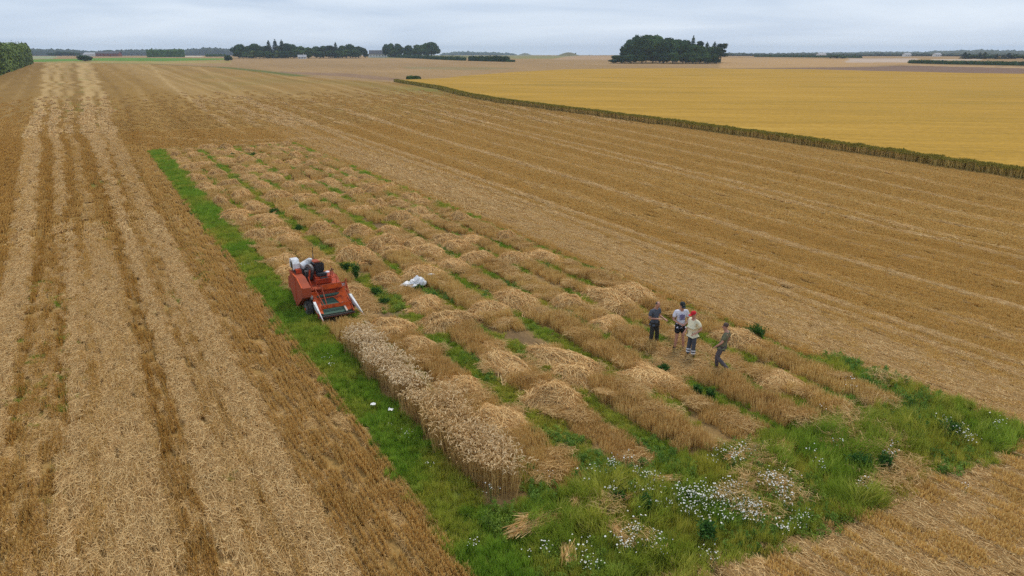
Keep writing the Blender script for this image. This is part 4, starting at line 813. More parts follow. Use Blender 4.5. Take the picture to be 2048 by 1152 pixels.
rows('%s %s, %s from left along the foot of the left grove', 'lower trees in front of the left grove', [(478, 100, 18, 'round', 'dark'), (487, 103, 16, 'round', 'mid'), (504, 101, 16, 'round', 'light'), (520, 99, 20, 'round', 'dark'), (536, 101, 20, 'round', 'mid'), (553, 101, 12, 'round', 'light'), (572, 100, 22, 'round', 'dark'), (590, 100, 20, 'round', 'dark'), (617, 99, 22, 'round', 'mid'), (640, 101, 20, 'round', 'dark'), (658, 100, 22, 'round', 'dark'), (676, 100, 22, 'round', 'dark'), (694, 99, 24, 'round', 'mid'), (712, 98, 24, 'round', 'dark')], RL - 45)
rows('%s %s, %s from left behind the left grove', 'trees at the back of the left grove', [(486, 92, 22, 'round', 'dark'), (505, 90, 22, 'pine', 'dark'), (533, 90, 22, 'round', 'dark'), (560, 90, 22, 'round', 'dark'), (582, 92, 20, 'pine', 'dark'), (610, 95, 22, 'round', 'dark'), (642, 94, 22, 'round', 'dark'), (666, 93, 22, 'round', 'dark'), (692, 94, 22, 'round', 'dark'), (706, 94, 22, 'round', 'dark')], RL + 40)
rows('%s %s, %s from left in the farm clump', 'trees beside the white farmhouse', [(772, 87, 14, 'round', 'dark'), (782, 86, 18, 'round', 'mid'), (797, 86, 20, 'round', 'dark'), (790, 97, 22, 'round', 'mid'), (811, 99, 10, 'round', 'dark'), (818, 90, 22, 'round', 'dark'), (837, 88, 24, 'round', 'mid'), (852, 84, 22, 'round', 'mid'), (864, 82, 34, 'round', 'dark')], 960)
for px, base, top, w, kind, shade, lab in ((170, 122.5, 108, 25, 'round', 'dark', 'lone round dark bush in the field at far left'), (456, 122, 108, 15, 'round', 'dark', 'lone dark bush just left of the long grove'), (504, 117, 102, 15, 'round', 'light', 'small light green tree standing in front of the grove'), (547, 115, 102, 10, 'round', 'light', 'pale thin young tree in front of the grove')):
    r = ground_at(px, base)[3]; px_tree(px, top, w, kind, shade, r, lab, None, -.6)
rows('%s %s, %s from left in the far row beside the red barn', 'trees round the far left farm', [(112, 104, 20, 'round', 'dark'), (124, 102, 22, 'round', 'dark'), (138, 103, 22, 'round', 'dark'), (151, 104, 20, 'round', 'dark'), (212, 100, 16, 'round', 'dark'), (222, 100, 20, 'round', 'dark'), (236, 103, 16, 'round', 'dark')], 1500)
rows('%s %s, %s from left at the far right wood edge', 'trees beyond the right hedge', [(1928, 104, 16, 'conifer', 'dark'), (1936, 106, 16, 'conifer', 'dark'), (1948, 109, 20, 'round', 'dark'), (1958, 105, 14, 'conifer', 'dark'), (1968, 104, 16, 'conifer', 'dark'), (1980, 110, 20, 'round', 'dark'), (1992, 108, 14, 'conifer', 'dark'), (2005, 110, 16, 'conifer', 'dark'), (2016, 105, 16, 'conifer', 'dark'), (2030, 109, 24, 'round', 'dark'), (2046, 110, 26, 'round', 'dark'), (1660, 110, 14, 'round', 'dark'), (1674, 109, 18, 'round', 'mid'), (1684, 111, 14, 'round', 'mid')], 880)
# hedges
def hedge(name, pts, width, height, n, leaf, mat, label, jag=.25):
    rng = np.random.RandomState(len(label)); p = np.array(pts); D = np.r_[0, np.cumsum(np.hypot(*np.diff(p[:, :2], axis=0).T))]; s = np.sort(rng.rand(n)) * D[-1]
    cx = np.interp(s, D, p[:, 0]); cy = np.interp(s, D, p[:, 1]); cz = np.interp(s, D, p[:, 2]); dx = np.interp(s + 1, D, p[:, 0]) - np.interp(s - 1, D, p[:, 0]); dy = np.interp(s + 1, D, p[:, 1]) - np.interp(s - 1, D, p[:, 1]); l = np.hypot(dx, dy) + 1e-9; nx, ny = dy / l, -dx / l
    hh = height * (1 + jag * (fbm(s * 1.2 / height, s * 0) - .5) * 2 + .08 * rng.normal(size=n)); a = rng.uniform(0, PI, n); co = np.cos(a); si = np.sin(a)
    bul = 1 + .3 * (fbm(s * .9 / height + 30, a * 2) - .5); o = np.sign(co) * np.abs(co) ** .45 * width / 2 * bul; z = np.where(rng.rand(n) < .5, si ** .45, rng.rand(n) * si ** .45) * hh
    P = np.c_[cx + nx * o, cy + ny * o, cz + z]; Nn = np.c_[nx * co, ny * co, si] + rng.normal(0, .5, (n, 3)); V, Fq, R = quads(P, Nn, leaf, rng, np.clip(rng.rand(n) * .6 + .4 * fbm(s * .8, z * 1.), 0, 1))
    # dark core
    m = 60; ss = np.linspace(0, D[-1], m); C = np.c_[np.interp(ss, D, p[:, 0]), np.interp(ss, D, p[:, 1]), np.interp(ss, D, p[:, 2])]; t = np.gradient(C, axis=0); t /= np.linalg.norm(t, axis=1)[:, None] + 1e-9; nn2 = np.c_[t[:, 1], -t[:, 0], np.zeros(m)]; w = width * .36; hgt = height * .78
    ring = np.stack([C - nn2 * w, C - nn2 * w + [0, 0, hgt], C + nn2 * w + [0, 0, hgt], C + nn2 * w], 1).reshape(-1, 3); b0 = len(V); f = []
    for i in range(m - 1):
        for k in range(3): f.append((b0 + i * 4 + k, b0 + i * 4 + k + 1, b0 + i * 4 + 5 + k, b0 + i * 4 + 4 + k))
    f += [(b0, b0 + 1, b0 + 2, b0 + 3), (b0 + 4 * m - 4, b0 + 4 * m - 3, b0 + 4 * m - 2, b0 + 4 * m - 1)]
    V = np.vstack([V, ring]); Fq = np.vstack([Fq, np.array(f)]); R = np.r_[R, np.zeros(len(ring))]
    return link_mesh(name, np_mesh(name, V, Fq, {'rnd': R}, mat), label=label, cat='hedge')
def gp(px, py): return ground_at(px, py)[:3]
h0, h1 = gp(-30, 160), gp(66, 126.5)
hedge('shelterbelt', [(h0[0] - 40 - 8, h0[1] - 60, 0), (h0[0] - 7, h0[1], 0), (h1[0] - 7, h1[1], h1[2])], 13, 11.8, 34000, .55, M_HEDGE, 'tall clipped shelterbelt of trees along the left edge', jag=.14)
def hp(r, *pxs): return [at_range(px, rr) for px, rr in pxs]
hedge('hedge', [gp(747, 112.5), gp(800, 115.5), gp(870, 119), gp(929, 121.3)], 5, 3.6, 9000, .4, M_DARK, 'long dark hedge in front of the white farmhouse')
hedge('hedge', [gp(940, 121.7), gp(985, 122.8), gp(1016, 123.6)], 5, 3.9, 5000, .4, M_DARK, 'shorter dark hedge right of the long hedge')
hedge('hedge', [gp(1016, 123.6), gp(1028, 123.8)], 4, 1.6, 700, .3, M_DARK, 'low end of the shorter hedge')
hedge('hedge', [gp(1820, 126.5), gp(1900, 128.5), gp(1980, 130), (gp(2060, 131.5))], 5, 2.1, 8000, .35, M_DARK, 'long dark hedge along the far fields at right')
hedge('hedge', [at_range(296, 1150), at_range(370, 1150)], 20, 8.5, 6000, .9, M_MID, 'thick green copse hedge in the far left fields', jag=.1)
hedge('hedge', [at_range(412, 1250), at_range(452, 1250)], 8, 3.2, 1800, .6, M_MID, 'low green hedge left of the long grove')
hedge('hedge', [gp(815, 162.5), gp(828, 162.3), gp(838, 162.5)], 3, 1.7, 1400, .22, M_MID, 'small bush at the corner of the barley field')
hedge('hedge', [at_range(1510, 1050), at_range(1600, 1000), at_range(1720, 930)], 6, 2.2, 4000, .5, M_DARK, 'thin dark hedge beyond the orange field at right')
hedge('hedge', [gp(838, 163.5), gp(855, 164.5)], 2, .6, 700, .15, M_LIGHTF, 'low scrub right of the corner bush')

# far woods (one mass, beyond counting) and hills
M_FARW = foliage_mat('far_foliage', (.018, .034, .018), (.05, .075, .035), scale=.02)
def far_wood(name, label, spec, step, depth=120, seed=1):
    """spec: (px, top row, range) outline of a far wood"""
    rng = np.random.RandomState(seed); bm = bmesh.new(); px = np.array([s[0] for s in spec]); tp = np.array([s[1] for s in spec]); rg = np.array([s[2] for s in spec])
    x = px[0]
    while x < px[-1]:
        r0 = np.interp(x, px, rg); top = np.interp(x, px, tp) + rng.normal(0, .5)
        for k in range(3):
            r = r0 + k * depth / 3 + rng.uniform(-10, 10); X, Y, Z = at_range(x + rng.uniform(-1, 1) * step, r); a, b, c = ray(x, top + (2 - k) * .8 + rng.normal(0, .5)); H = max(4, CAM_H + c / math.hypot(a, b) * r - Z); w = step / 1525 * r * rng.uniform(.9, 1.6)
            M = Matrix.Translation((X, Y, Z + H * .5)) @ Matrix.Rotation(rng.rand() * 6.28, 4, 'Z') @ Matrix.Diagonal((w, w, H * .52, 1)); bmesh.ops.create_icosphere(bm, subdivisions=1 if rng.rand() < .7 else 2, radius=1, matrix=M)
        x += step * rng.uniform(.5, .9)
    for v in bm.verts: v.co += Vector((rng.normal(), rng.normal(), rng.normal())) * (step / 1525 * rg.mean() * .13)
    me = bpy.data.meshes.new(name); bm.to_mesh(me); bm.free(); me.materials.append(M_FARW); a = me.attributes.new('rnd', 'FLOAT', 'POINT'); a.data.foreach_set('value', rng.rand(len(me.vertices)).astype(np.float32))
    return link_mesh(name, me, label=label, cat='wood', kind='stuff')
far_wood('far_wood', 'far bluish wood along the left horizon', [(40, 98, 2600), (75, 97.5, 2600), (110, 98, 2600), (150, 99, 2500), (175, 102, 2700), (215, 102, 2600), (260, 99, 2600), (330, 99.5, 2600), (380, 98.5, 2500), (415, 95.5, 2500), (440, 96, 2500), (480, 99, 2600)], 4.2, seed=3)
far_wood('far_wood', 'distant blue wood on the horizon left of the burial mounds', [(885, 107, 3600), (905, 103.8, 3600), (940, 103, 3600), (985, 104.5, 3600), (1020, 106.5, 3600), (1030, 108, 3600)], 3.5, seed=4)
far_wood('far_wood', 'far wood on the lower slope of the right hills', [(1440, 107, 1600), (1460, 105.5, 1600), (1500, 107.5, 1600), (1560, 108, 1600), (1620, 107.5, 1550), (1700, 108, 1550), (1780, 106.5, 1550), (1840, 107, 1550), (1920, 109, 1500), (2000, 109.5, 1500), (2120, 109, 1500)], 4.5, seed=5)
def hills():
    rng = np.random.RandomState(31); px = np.arange(1380, 2500, 3.0); top = np.interp(px, [1380, 1440, 1500, 1560, 1640, 1700, 1760, 1840, 1870, 1910, 1960, 2010, 2048, 2150, 2300, 2500], [108, 105.5, 106, 105.5, 104.5, 104, 102.4, 103, 101, 100, 98.2, 99.8, 100.2, 99, 101, 104]) + (fbm(px * .06, px * 0) - .5) * 1.2
    V = []; n = len(px)
    for k, (rr, f) in enumerate(((1650, 0), (1800, .34), (2100, .55), (2500, .8), (3000, 1.), (3600, .3))):
        for x, t in zip(px, top):
            X, Y, Z = at_range(x, rr); a, b, c = ray(x, t); Hh = max(1, CAM_H + c / math.hypot(a, b) * 3000 - T(3000)); V.append((X, Y, Z - 1 + Hh * f + (T(3000) - T(rr)) * f + rng.normal(0, 1.2) * (f > 0)))
    F = [(k * n + i, (k + 1) * n + i, (k + 1) * n + i + 1, k * n + i + 1) for k in range(5) for i in range(n - 1)]
    me = np_mesh('wooded_hills', V, [f[::-1] for f in F], {'rnd': rng.rand(len(V))}, M_FARW); link_mesh('hills', me, kind='structure')
hills()
# burial mounds
M_MOUND = paint('mound_turf', (.15, .13, .045), .95, wear=.25, scale=.3)
def mound(px, base, wpx, hpx, label):
    x, y, z, r = ground_at(px, base); R = wpx / 1525 * r / 2; H = hpx / 1525 * r + 1; n = 24; V = [(0, 0, H)]; F = []; nr = 7; rng = random.Random(px)
    for i in range(1, nr + 1):
        t = i / nr
        for k in range(n): a = 2 * PI * k / n; rr = R * t * (1 + .06 * math.sin(3 * a)); V.append((math.cos(a) * rr, math.sin(a) * rr * .9, H * (math.cos(t * PI) * .5 + .5) + rng.uniform(-.1, .1) - (1. if i == nr else 0)))
    for k in range(n): F.append((0, 1 + k, 1 + (k + 1) % n, 1 + (k + 1) % n))
    me = bpy.data.meshes.new('burial_mound'); fs = [(0, 1 + k, 1 + (k + 1) % n) for k in range(n)] + [(1 + (i - 1) * n + k, 1 + i * n + k, 1 + i * n + (k + 1) % n, 1 + (i - 1) * n + (k + 1) % n) for i in range(1, nr) for k in range(n)]
    me.from_pydata(V, [], fs); me.polygons.foreach_set('use_smooth', [True] * len(fs)); me.update(); o = link_mesh('burial_mound', me, mat=M_MOUND, label=label, cat='mound'); o.location = (x, y, z - .4); return x, y, z + H - 1
mound(1050, 110.6, 36, 4, 'small grassy burial mound on the horizon')
mound(1137, 111.5, 58, 6, 'larger grassy burial mound with bushes on top')
for px, s, lab in ((1130, 2.0, 'left small dark bush on top of the larger mound'), (1140, 1.7, 'thin middle bush on top of the larger mound'), (1151, 3.0, 'tallest dark bush on top of the larger mound'), (1179, 1.4, 'low dark bush right of the larger mound')):
    x, y, z, r = ground_at(px, 111); e = tree(x, y, z + (1.6 if px < 1160 else -.4), s * 2.2, s * 2.4, 'round', 'dark', lab, None)

# ------------------------------------------------------------------ buildings far off
M_WHITEW = paint('white_render', (.74, .74, .72), .8, wear=.05); M_ROOFG = paint('grey_roof', (.10, .10, .11), .8, wear=.2); M_REDB = paint('red_brick', (.22, .065, .05), .85, wear=.2); M_GLASS = paint('dark_glass', (.03, .035, .045), .15, wear=.1); M_ROOFL = paint('pale_roof', (.42, .42, .43), .7)
def box_me(name, sx, sy, sz, mat, base=True):
    bm = bmesh.new(); bmesh.ops.create_cube(bm, size=1, matrix=Matrix.Translation((0, 0, sz / 2 if base else 0)) @ Matrix.Diagonal((sx, sy, sz, 1))); me = bpy.data.meshes.new(name); bm.to_mesh(me); bm.free(); me.materials.append(mat); return me
def house(px, base, rot, L, W, H, RH, wallm, roofm, label, nwin, r=None, cat='house', name='farmhouse'):
    if r: x, y, z = at_range(px, r)
    else: x, y, z, r = ground_at(px, base)
    e = empty(name, (x, y, z - .3), rot, label=label, cat=cat); bm = bmesh.new()
    a = [bm.verts.new(p) for p in ((-L / 2, -W / 2, 0), (L / 2, -W / 2, 0), (L / 2, W / 2, 0), (-L / 2, W / 2, 0), (-L / 2, -W / 2, H), (L / 2, -W / 2, H), (L / 2, W / 2, H), (-L / 2, W / 2, H), (-L / 2, 0, H + RH), (L / 2, 0, H + RH))]
    for f in ((0, 1, 5, 4), (2, 3, 7, 6), (1, 2, 6, 9, 5), (3, 0, 4, 8, 7)): bm.faces.new([a[i] for i in f])
    me = bpy.data.meshes.new('wall'); bm.to_mesh(me); bm.free(); me.materials.append(wallm); link_mesh('wall', me, e)
    bm = bmesh.new(); o = .5; s = RH / (W / 2)
    for sg in (-1, 1):
        p = [(-L / 2 - o, sg * (W / 2 + o), H - s * o + .08), (L / 2 + o, sg * (W / 2 + o), H - s * o + .08), (L / 2 + o, 0, H + RH + .08), (-L / 2 - o, 0, H + RH + .08)]; lo = [bm.verts.new(q) for q in p]; hi = [bm.verts.new((q[0], q[1], q[2] + .25)) for q in p]
        bm.faces.new(lo); bm.faces.new(hi[::-1])
        for k in range(4): bm.faces.new((lo[k], hi[k], hi[(k + 1) % 4], lo[(k + 1) % 4]))
    me = bpy.data.meshes.new('roof'); bm.to_mesh(me); bm.free(); me.materials.append(roofm); rf = link_mesh('roof', me, e); ch = link_mesh('chimney', box_me('chimney', .7, .7, 1.4, wallm), rf); ch.location = (L * .2, 0, H + RH - .2)
    wm = box_me('window', 1.1, .1, 1.2, M_GLASS)
    for k in range(nwin): w = link_mesh('window', wm, e); w.location = (-L / 2 + (k + .5) * L / nwin, -W / 2 - .03, H * .4)
    return e
house(757, 0, .15, 22, 9, 4.4, 4.2, M_WHITEW, M_ROOFG, 'white farmhouse with dark grey roof left of the farm trees', 6, r=985)
house(747, 0, 1.3, 12, 8, 3.0, 3.6, M_WHITEW, M_ROOFG, 'small white outbuilding at the left end of the farmhouse', 2, r=1000)
house(219, 0, .05, 36, 12, 5, 3, M_REDB, M_ROOFG, 'long red barn with grey roof at far left', 6, r=1380, cat='barn', name='barn')
house(192, 0, -.1, 34, 12, 3.4, 3, M_WHITEW, M_ROOFL, 'low white sheds with pale roof left of the red barn', 5, r=1420, cat='shed', name='shed')
house(605, 0, .2, 8, 5, 2.0, 2.0, M_WHITEW, M_ROOFL, 'low white shed among the grove trees', 3, r=820, cat='shed', name='shed')
for px, r, lab in ((1641, 1150, 'pale far house left of two green trees at right'), (1812, 1350, 'white far house in the right middle distance'), (1872, 1380, 'white far house on the right beyond the pink field')):
    house(px, 0, .3, 11, 7, 3.2, 2.2, M_WHITEW, M_ROOFL, lab, 3, r=r)

# ------------------------------------------------------------------ the plot harvester
P_RED = paint('red_paint', (.46, .050, .006), .75, wear=.2, scale=5, dirt=(.18, .03, .014)); P_RED2 = paint('faded_red_paint', (.36, .062, .018), .8, wear=.12, scale=3, dirt=(.27, .050, .018)); P_ORANGE = paint('orange_red_paint', (.60, .085, .005), .75, wear=.2, scale=6, dirt=(.24, .035, .010))
P_WHITE = paint('white_paint', (.72, .74, .76), .5, wear=.1, scale=9, dirt=(.45, .44, .40)); P_BLACK = paint('black_vinyl', (.018, .02, .024), .45, wear=.2, scale=12); P_RUB = paint('tyre_rubber', (.03, .028, .026), .85, wear=.3, scale=10, dirt=(.07, .06, .045)); P_STEEL = paint('dull_steel', (.24, .23, .22), .5, .4, wear=.3, scale=14); P_DSTEEL = paint('oily_steel', (.06, .055, .05), .6, .2, wear=.4, scale=18)
P_BELT = paint('green_canvas', (.045, .105, .075), .85, wear=.3, scale=9, dirt=(.06, .085, .055)); P_PALE = paint('pale_rod', (.55, .42, .34), .6)
OU, OV = COMB
class Bm:
    def __init__(s): s.bm = bmesh.new()
    def box(s, u0, u1, v0, v1, z0, z1, bev=0):
        g = bmesh.ops.create_cube(s.bm, size=1, matrix=Matrix.Translation(((u0 + u1) / 2 - OU, (v0 + v1) / 2 - OV, (z0 + z1) / 2)) @ Matrix.Diagonal((abs(u1 - u0), abs(v1 - v0), abs(z1 - z0), 1)))
        if bev: es = {e for v in g['verts'] for e in v.link_edges}; bmesh.ops.bevel(s.bm, geom=list(es), offset=bev, segments=2, affect='EDGES')
        return s
    def prism(s, prof, u0, u1, du=0):
        a = [s.bm.verts.new((u0 - OU, v - OV, z)) for v, z in prof]; b = [s.bm.verts.new((u1 - OU, v - OV, z)) for v, z in prof]; n = len(prof)
        s.bm.faces.new(a); s.bm.faces.new(b[::-1])
        for i in range(n): s.bm.faces.new((a[i], b[i], b[(i + 1) % n], a[(i + 1) % n]))
        bmesh.ops.recalc_face_normals(s.bm, faces=s.bm.faces); return s
    def tube(s, pts, r, n=8, r2=None):
        for a, b in zip(pts[:-1], pts[1:]):
            a = Vector((a[0] - OU, a[1] - OV, a[2])); b = Vector((b[0] - OU, b[1] - OV, b[2])); d = b - a
            bmesh.ops.create_cone(s.bm, cap_ends=True, segments=n, radius1=r, radius2=r if r2 is None else r2, depth=d.length, matrix=Matrix.Translation((a + b) / 2) @ d.to_track_quat('Z', 'Y').to_matrix().to_4x4())
        return s
    def poly(s, *pts):
        s.bm.faces.new([s.bm.verts.new((p[0] - OU, p[1] - OV, p[2])) for p in pts]); return s
    def ball(s, c, r, sc=(1, 1, 1), sub=3):
        bmesh.ops.create_icosphere(s.bm, subdivisions=sub, radius=r, matrix=Matrix.Translation((c[0] - OU, c[1] - OV, c[2])) @ Matrix.Diagonal((*sc, 1))); return s
    def done(s, name, mat, parent, thick=0, smooth=False, **k):
        me = bpy.data.meshes.new(name); s.bm.to_mesh(me); s.bm.free(); me.materials.append(mat)
        if smooth: me.polygons.foreach_set('use_smooth', [True] * len(me.polygons))
        o = link_mesh(name, me, parent, **k)
        if thick: m = o.modifiers.new('thickness', 'SOLIDIFY'); m.thickness = thick; m.offset = 0
        return o
def harvester():
    x, y = XY(*COMB); e = empty('plot_harvester', (x, y, 0), TH, label='red plot harvester with white dividers cutting the first plot row', cat='harvester')
    # big sheet metal housing on the near (left) side
    prof = [(29.35, 1.50), (28.15, 1.47), (27.42, 1.24), (27.42, .86), (28.45, .22), (28.62, .22), (29.35, .66)]
    h = Bm().prism(prof, 6.27, 6.62).done('side_housing', P_RED2, e)
    Bm().prism([(28.46, 1.44), (28.43, 1.44), (28.43, .26), (28.46, .26)], 6.255, 6.27).done('seam', P_RED, h)
    Bm().prism([(27.42, 1.245), (28.15, 1.475), (29.35, 1.505), (29.35, 1.53), (28.13, 1.50), (27.40, 1.27)], 6.25, 6.29).done('rim', P_ORANGE, h)
    Bm().prism([(29.37, 1.30), (29.85, 1.12), (29.95, .62), (29.37, .68)], 6.31, 6.60).done('rear_housing', P_RED2, e)
    Bm().prism([(30.0, .42), (29.9, 1.10), (29.3, 1.22), (27.95, 1.0), (27.7, .62), (27.9, .45)], 6.63, 7.98).done('body', P_RED, e)
    Bm().prism([(29.9, 1.12), (28.9, 1.12), (28.6, .98), (27.9, .9), (27.9, .5), (29.8, .45)], 8.0, 8.12).done('side_housing', P_RED2, e)
    Bm().prism([(30.0, .5), (30.6, .35), (30.6, .62), (29.95, 1.05)], 6.7, 7.9).done('straw_hood', P_RED2, e)
    c = Bm()
    for u in (6.72, 7.88): c.box(u - .04, u + .04, 27.1, 29.9, .34, .42)
    c.box(6.7, 7.9, 27.3, 27.4, .30, .40).box(6.7, 7.9, 29.5, 29.6, .24, .33).done('chassis', P_DSTEEL, e)
    Bm().box(6.66, 8.0, 27.72, 28.75, 1.0, 1.045).done('platform', P_RED2, e)
    # wheels
    for u, v, r, w in ((6.5, 27.55, .34, .22), (8.16, 27.55, .34, .22), (6.48, 29.35, .23, .16), (8.1, 29.35, .23, .16)):
        t = Bm().tube([(u - w / 2, v, r), (u + w / 2, v, r)], r, 32); bmesh.ops.bevel(t.bm, geom=[ed for ed in t.bm.edges if len({round(q.co.x, 3) for q in ed.verts}) == 1], offset=.035, segments=2, affect='EDGES'); ty = t.done('wheel', P_RUB, e, smooth=False)
        Bm().tube([(u - w / 2 - .012, v, r), (u + w / 2 + .012, v, r)], r * .52, 20).done('rim', P_STEEL, ty); Bm().tube([(u - w / 2 - .04, v, r), (u + w / 2 + .04, v, r)], r * .16, 12).done('hub', P_RED, ty)
        lg = Bm()
        for k in range(18):
            a = k / 18 * 2 * PI; s = 1 if k % 2 else -1
            for q in (0, 1): lg.tube([(u, v + math.cos(a) * r * .99, r + math.sin(a) * r * .99), (u + s * w * .48, v + math.cos(a + .14) * r * .985, r + math.sin(a + .14) * r * .985)], .014, 4)
        lg.done('tread', P_RUB, ty)
    # header: green canvas floor, sides, knife
    Bm().poly((6.72, 26.72, .27), (7.98, 26.72, .27), (7.98, 27.72, .62), (6.72, 27.72, .62)).done('canvas_floor', P_BELT, e, thick=.03)
    Bm().poly((7.50, 27.70, .66), (7.86, 26.74, .31), (8.0, 26.72, .33), (8.0, 27.72, .96)).done('deflector_plate', P_ORANGE, e, thick=.012)
    Bm().poly((6.70, 26.74, .34), (6.86, 26.74, .31), (7.0, 27.70, .66), (6.70, 27.72, .96)).done('deflector_plate', P_ORANGE, e, thick=.012)
    for k in range(5):
        v = 26.85 + k * .18; z = .27 + (v - 26.72) * .35 + .025; Bm().box(6.9, 7.72, v, v + .02, z, z + .015).done('slat', P_BELT, e)
    for u, nm in ((6.66, 'header_side'), (8.02, 'header_side')):
        Bm().prism([(26.62, .20), (26.62, .34), (27.1, .58), (27.8, .92), (27.8, .40)], u, u + .035).done(nm, P_ORANGE, e)
    Bm().prism([(26.66, .295), (27.2, .485), (27.2, .52), (26.66, .33)], 7.74, 7.81).done('guide_strip', P_PALE, e)
    k = Bm().box(6.62, 8.06, 26.56, 26.64, .22, .27)
    kn = k.done('knife_bar', P_DSTEEL, e); f = Bm()
    for i in range(19): u = 6.66 + i * .077; f.tube([(u, 26.58, .245), (u, 26.46, .235)], .012, 5, .003)
    f.done('knife_fingers', P_DSTEEL, kn)
    Bm().box(6.62, 8.06, 26.64, 26.72, .17, .24).done('header_beam', P_RED, e)
    # boards and arms
    Bm().box(6.86, 8.06, 26.97, 27.0, .43, .565).done('front_board', P_ORANGE, e)
    Bm().tube([(6.86, 26.985, .57), (8.06, 26.985, .57)], .014).done('board_rail', P_RED2, e)
    b = Bm().box(7.08, 8.14, 27.69, 27.72, .98, 1.17).done('reel_board', P_ORANGE, e); Bm().tube([(7.06, 27.70, 1.18), (8.16, 27.70, 1.18)], .014).done('rail', P_RED2, b)
    for u0, a0, u1, a1 in ((7.10, (27.68, 1.14), 7.08, (26.98, .56)), (6.84, (27.75, 1.08), 6.98, (26.90, .50)), (8.12, (27.68, 1.16), 8.06, (26.98, .58))):
        Bm().tube([(u0, *a0), (u1, *a1)], .02).done('reel_arm', P_RED2, e)
    Bm().tube([(7.1, 27.72, 1.15), (7.1, 27.75, .62)], .016).done('strut', P_RED, e); Bm().tube([(8.12, 27.72, 1.3), (8.14, 27.75, .55)], .028).done('strut', P_RED, e)
    Bm().tube([(6.9, 27.45, .70), (7.8, 27.45, .72)], .016).done('cross_rail', P_RED2, e); Bm().tube([(6.75, 27.66, .74), (7.95, 27.66, .74)], .06, 12).done('feed_roller', P_BELT, e)
    Bm().tube([(8.08, 27.2, .78), (8.02, 27.5, 1.0), (8.1, 27.7, 1.2)], .018).done('lever_rod', P_RED2, e)
    Bm().box(6.62, 6.9, 27.62, 27.8, .55, .95).done('gear_case', P_ORANGE, e); Bm().tube([(6.58, 27.5, .78), (6.66, 27.5, .78)], .11, 14).done('belt_pulley', P_STEEL, e)
    Bm().tube([(6.6, 27.2, .55), (6.66, 27.2, .55)], .07, 12).done('belt_pulley', P_STEEL, e)
    # the number painted on the board: 30
    def digit(segs, u0):
        d = Bm()
        for (a, b2) in segs: d.tube([(u0 + a[0] * .055, 27.685, 1.03 + a[1] * .1), (u0 + b2[0] * .055, 27.685, 1.03 + b2[1] * .1)], .007, 5)
        return d
    digit([((0, 1), (1, 1)), ((1, 1), (1, .5)), ((.3, .5), (1, .5)), ((1, .5), (1, 0)), ((0, 0), (1, 0))], 7.92).done('numeral', P_WHITE, b)
    digit([((0, 1), (1, 1)), ((1, 1), (1, 0)), ((0, 0), (1, 0)), ((0, 0), (0, 1))], 8.0).done('numeral', P_WHITE, b)
    # white dividers
    for (u0, v0, z0, u1, v1, z1) in ((8.08, 27.12, .84, 8.36, 26.2, .10), (6.63, 27.12, .74, 6.72, 26.25, .16)):
        d = Bm(); a, b2, c2 = (u0 - .05, v0, z0), (u0 + .06, v0 + .02, z0 - .02), (u1, v1, z1); lo = (u0, v0 + .02, z0 - .34)
        for tri in ((a, b2, c2), (b2, lo, c2), (lo, a, c2), (a, lo, b2)): d.bm.faces.new([d.bm.verts.new((p[0] - OU, p[1] - OV, p[2])) for p in tri])
        d.done('crop_divider', P_WHITE, e, label='right white pointed divider' if u0 > 8 else 'left white pointed divider'); Bm().tube([(u1, v1, z1), (u1 * .5 + u0 * .5, (v1 + v0) / 2 + .1, .24)], .012, 6).done('divider_rod', P_RED, e)
    # operator seat, rails, tank, engine
    Bm().box(7.08, 7.62, 28.25, 28.3, 1.05, 1.34).done('seat_box', P_RED, e)
    Bm().box(7.05, 7.68, 28.2, 28.72, 1.10, 1.36).done('console', P_RED, e)
    st = Bm().box(7.12, 7.55, 28.22, 28.62, 1.38, 1.48, .04).done('seat', P_BLACK, e)
    bk = Bm().box(7.12, 7.53, 28.60, 28.70, 1.46, 1.86, .045).done('backrest', P_BLACK, e); bk.rotation_euler = (0, 0, 0)
    for q in (1.56, 1.66, 1.76): Bm().box(7.15, 7.50, 28.585, 28.60, q, q + .035).done('cushion_rib', P_BLACK, bk)
    Bm().box(7.20, 7.52, 28.02, 28.2, 1.31, 1.36, .02).done('foot_pad', P_BLACK, e); Bm().ball((7.56, 28.3, 1.52), .07, (1.2, 1.4, .5)).done('white_cloth', P_WHITE, e, smooth=True)
    Bm().tube([(6.9, 27.85, 1.37), (7.78, 27.85, 1.40), (7.84, 28.5, 1.44), (7.82, 28.75, 1.62)], .014).done('handrail', P_RED, e); Bm().tube([(7.84, 28.1, 1.43), (7.84, 28.1, 1.0)], .014).done('rail_post', P_RED, e); Bm().tube([(7.55, 27.85, 1.39), (7.58, 27.8, 1.0)], .014).done('rail_post', P_RED, e); Bm().tube([(6.78, 27.75, 1.0), (6.70, 28.05, 1.5)], .022).done('rail_post', P_RED, e); Bm().tube([(6.9, 27.85, 1.37), (7.0, 27.72, 1.0)], .014).done('rail_post', P_RED, e)
    for u, z in ((7.70, 1.62), (7.76, 1.58), (7.66, 1.55)): Bm().tube([(u, 28.35, 1.3), (u + .02, 28.25, z)], .010, 6).tube([(u + .02, 28.25, z), (u + .02, 28.24, z + .05)], .02, 8).done('lever', P_BLACK, e)
    Bm().box(7.14, 7.42, 28.82, 29.25, 1.2, 1.86, .015).done('fuel_tank', P_RED2, e)
    en = Bm().box(6.72, 7.10, 28.7, 29.3, 1.15, 1.62, .03).box(6.78, 7.0, 28.6, 28.72, 1.2, 1.45).done('engine', P_DSTEEL, e)
    for q in range(6): Bm().box(6.74, 7.08, 28.68, 28.70, 1.2 + q * .06, 1.225 + q * .06).done('cooling_fin', P_STEEL, en)
